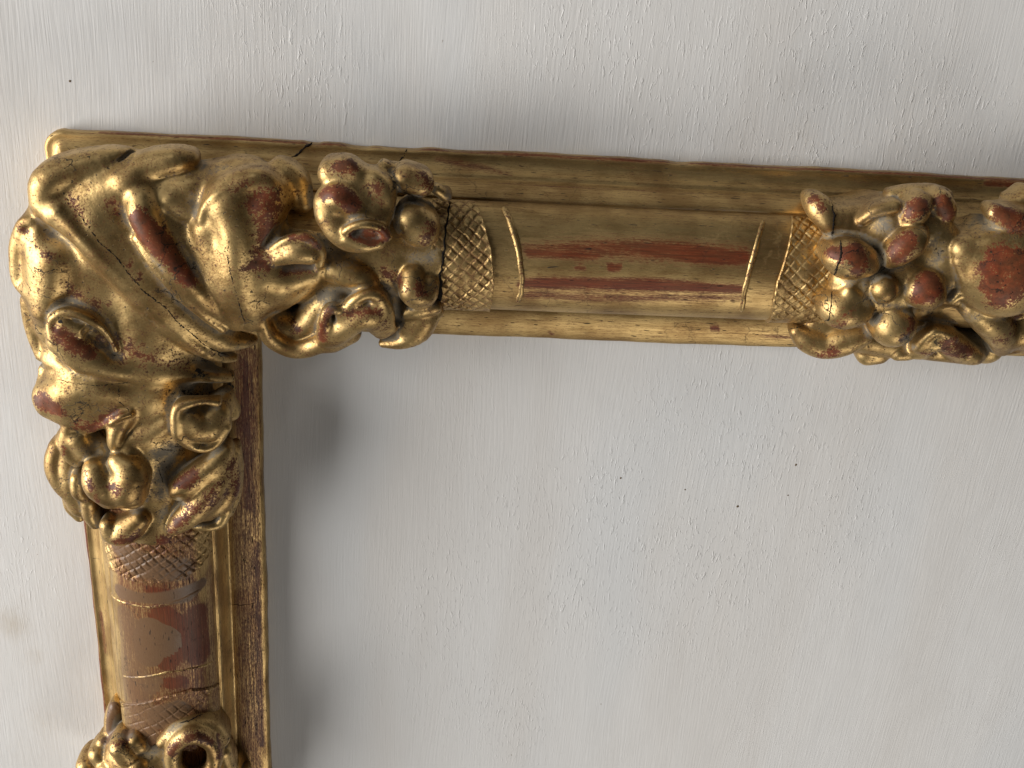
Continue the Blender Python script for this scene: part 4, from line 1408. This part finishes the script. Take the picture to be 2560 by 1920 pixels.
S(ft, 6, [(1950, 700, 44, 180), (1800, 680, 44, 96), (1760, 660, 43, 70)], 2.5)
S(ft, 6, [(1760, 760, 43, 40), (1800, 860, 44, 40), (1840, 950, 44, 40)], 1.5)
S(fb + '/crown_tip', 6, [(1715, 1030, 42, 28), (1760, 990, 43, 36), (1840, 960, 43, 46)], 1.0)
S(fb + '/fruit_leaf', 6, [(1850, 1080, 42, 80), (1950, 1150, 42, 110), (2050, 1250, 37, 110), (2060, 1330, 31, 80)], 2.5)
S(fb + '/fruit_leaf', 6, [(2200, 1200, 36, 160), (2300, 1300, 30, 120)], 2.5)
S(fb + '/leaf_strip', 6, [(2080, 1370, 26, 34), (2200, 1340, 29, 50), (2320, 1320, 30, 60)], 1.2)
S(fb + '/upper_leaf', 6, [(2010, 420, 41, 60), (2090, 470, 43, 96), (2200, 500, 43, 120)], 1.5)
S(fb + '/upper_leaf#behind', 6, [(2140, 350, 30, 56), (2240, 310, 31, 70)], 1.5)
C(6, [(1900, 480, 45, 60), (1860, 560, 45, 50)], 2.0)
C(6, [(1690, 760, 45, 30), (1700, 860, 44.5, 40), (1690, 960, 44, 30)], 2.0)
# a split running down through the petals
C(6, [(880, 350, 38, 6), (900, 440, 41, 6), (885, 580, 40, 6)], 0.3)
T.v.finish(8)
p = T.p
p('wear', 6, [(880, 690, 40), (960, 720, 50), (1050, 700, 70), (1080, 790, 60)], 0.95, 1.2)
p('wear', 6, [(1330, 690, 60), (1400, 620, 60), (1350, 740, 40)], 1.0, 1.2)
p('wear', 6, [(1560, 860, 60), (1550, 950, 90), (1480, 1020, 40)], 1.0, 1.2)
p('wear', 6, [(1430, 1180, 50), (1400, 1280, 40)], 0.75, 1.5)
p('wear', 6, [(1000, 1150, 60), (900, 1200, 40)], 0.6, 1.5)
p('wear', 6, [(1480, 360, 60), (1430, 430, 50)], 0.9, 1.2)
p('wear', 6, [(1650, 350, 50), (1690, 440, 50)], 1.0, 1.0)
p('wear', 6, [(2050, 760, 100), (2080, 900, 130), (1980, 930, 60), (2180, 860, 120)], 1.0, 1.5)
p('wear', 6, [(2000, 800, 90), (2150, 780, 120), (2080, 980, 110)], 0.9, 2.0)
p('wear', 6, [(2140, 1150, 60), (2060, 1300, 50)], 0.65, 2.0)
p('wear', 6, [(2060, 410, 60), (2160, 500, 70)], 0.9, 1.2)
p('wear', 6, [(760, 320, 40), (820, 390, 30)], 0.75, 1.0)
p('wear', 6, [(820, 1410, 40), (900, 1390, 40)], 0.85, 1.0)
p('wear', 6, [(1700, 1330, 60), (1850, 1380, 50), (1550, 1400, 40)], 0.75, 1.5)
p('wear', 6, [(1000, 290, 20), (1050, 1210, 30)], 0.5, 1.0)
p('dust', 6, [(1230, 460, 70), (1250, 520, 70)], 0.75, 2.0)
p('dust', 6, [(1590, 600, 50), (1620, 700, 50), (1600, 800, 40)], 0.75, 2.0)
p('dust', 6, [(1560, 1100, 50), (1480, 1200, 30), (1700, 1100, 60), (1850, 1150, 50)], 0.65, 2.0)
p('dust', 6, [(1100, 900, 35), (1120, 1050, 30), (1380, 1060, 25)], 0.6, 1.2)
p('dust', 6, [(1680, 1000, 40), (1720, 900, 30), (1850, 500, 40), (1900, 440, 40)], 0.65, 1.5)
p('dust', 6, [(620, 380, 40), (700, 470, 30), (820, 590, 30)], 0.75, 1.5)
p('dust', 6, [(1400, 1290, 40), (1440, 1350, 30)], 0.7, 1.2)
T.labels = {fb: 'carved flower, leaves and round fruit at the right end of the top rail', ft: 'large round fruit rubbed red', fb + '/flower_center': 'small round button in the middle of the petals'}
TP = T.build()
T.crack(6, [(880, 350), (900, 440), (885, 580)], 0.8, TP[fb])
T.crack(6, [(945, 610), (950, 720), (920, 800), (880, 900), (870, 940)], 0.85, TP[fb])
T.crack(6, [(885, 960), (880, 1060), (865, 1160), (835, 1170)], 0.7, TP[fb])
T.crack(6, [(590, 1225), (680, 1205)], 0.4, TP[fb], 1.0)

# ================================================================== bottom: pierced rosette and beads on the side rail
B = Carving((-30, -345, 0), (86, -222, 58), 0.55, 'rosette_bunch')
rb = 'rosette_bunch'
B.mm([(34.5, -280, 15.5), (34.5, -350, 15.5)], [21.5, 21.5], 3.0)
B.v.clip(1, 1, -266.0)
S, C = B.S, B.C
S(rb, 4, [(700, 1560, 40, 260), (900, 1600, 40, 260), (900, 1900, 40, 300)], 4.0, 0.8)
S(rb + '/side_leaf', 4, [(520, 1230, 24, 46), (505, 1300, 24, 60), (510, 1400, 25, 66), (560, 1460, 28, 60)], 1.5)
S(rb + '/bead', 4, [(560, 1510, 42, 86), (600, 1560, 42, 90)], 1.0)
S(rb + '/bead#b', 4, [(400, 1560, 32, 70), (440, 1600, 33, 80)], 1.0)
S(rb + '/bead#c', 4, [(320, 1640, 28, 76)], 1.0)
S(rb + '/bead#d', 4, [(660, 1460, 39, 60), (690, 1500, 39, 60)], 1.0)
S(rb + '/bead#e', 4, [(480, 1680, 38, 90)], 1.0)
S(rb + '/bead#f', 4, [(680, 1640, 43, 80)], 1.0)
S(rb + '/bead#g', 4, [(440, 1480, 28, 56)], 1.0)
S(rb + '/bead#h', 4, [(290, 1760, 28, 80), (420, 1790, 34, 90), (600, 1790, 40, 100)], 1.0)
ang = np.linspace(0, 2 * math.pi, 13)
S(rb + '/pierced_ring', 4, [(1060 + 145 * math.cos(q), 1580 + 150 * math.sin(q), 45 - 2.5 * math.cos(q) ** 2 - 2.0 * math.cos(q), 62) for q in ang], 1.2)
C(4, [(1065, 1575, 42, 84), (1070, 1580, 36, 84), (1075, 1585, 28, 70)], 0.8)
S(rb + '/ring_leaf', 4, [(850, 1480, 40, 50), (930, 1410, 41, 56), (1060, 1360, 40, 60), (1180, 1370, 37, 66), (1250, 1450, 34, 66)], 1.5)
S(rb + '/ring_leaf#side', 4, [(1270, 1540, 32, 60), (1300, 1640, 29, 60), (1280, 1760, 29, 70)], 1.5)
C(4, [(1370, 1560, 22, 36), (1390, 1620, 20, 40)], 1.0)
S(rb + '/ring_leaf#edge', 4, [(1420, 1700, 22, 40), (1430, 1800, 22, 50)], 1.2)
B.v.finish(12)
p = B.p
p('wear', 4, [(900, 1560, 40), (960, 1470, 30), (1080, 1430, 40), (1180, 1480, 40)], 0.75, 1.2)
p('wear', 4, [(520, 1500, 40), (600, 1470, 40)], 0.55, 1.2)
p('wear', 4, [(1250, 1560, 50), (1230, 1450, 40)], 0.7, 1.2)
p('tan', 4, [(505, 1250, 60), (510, 1400, 70)], 0.9, 1.2)
p('tan', 4, [(620, 1420, 60), (450, 1470, 50)], 0.6, 1.2)
p('dust', 4, [(760, 1480, 60), (800, 1550, 50), (700, 1560, 30)], 0.85, 1.5)
p('dust', 4, [(900, 1400, 40), (1000, 1350, 30), (560, 1440, 30)], 0.75, 1.2)
p('dark_tone', 4, [(500, 1450, 25), (1065, 1575, 90)], 0.6, 1.2)  # wide end puts shade into the colour of the ring's hole
B.labels = {rb: 'carved beads and pierced ring at the bottom of the side rail', rb + '/pierced_ring': 'thick ring with a deep dark hole'}
BP = B.build()
B.crack(4, [(960, 1350), (1040, 1330), (1130, 1280)], 0.6, BP[rb])
crack_on_rail('side', 4, [(500, 1190), (530, 1195), (552, 1200), (548, 1260), (552, 1330)], 0.6, side_rail)
crack_on_rail('side', 4, [(640, 120), (690, 150), (712, 190), (700, 230), (740, 250), (745, 300), (715, 350)], 0.9, side_rail)
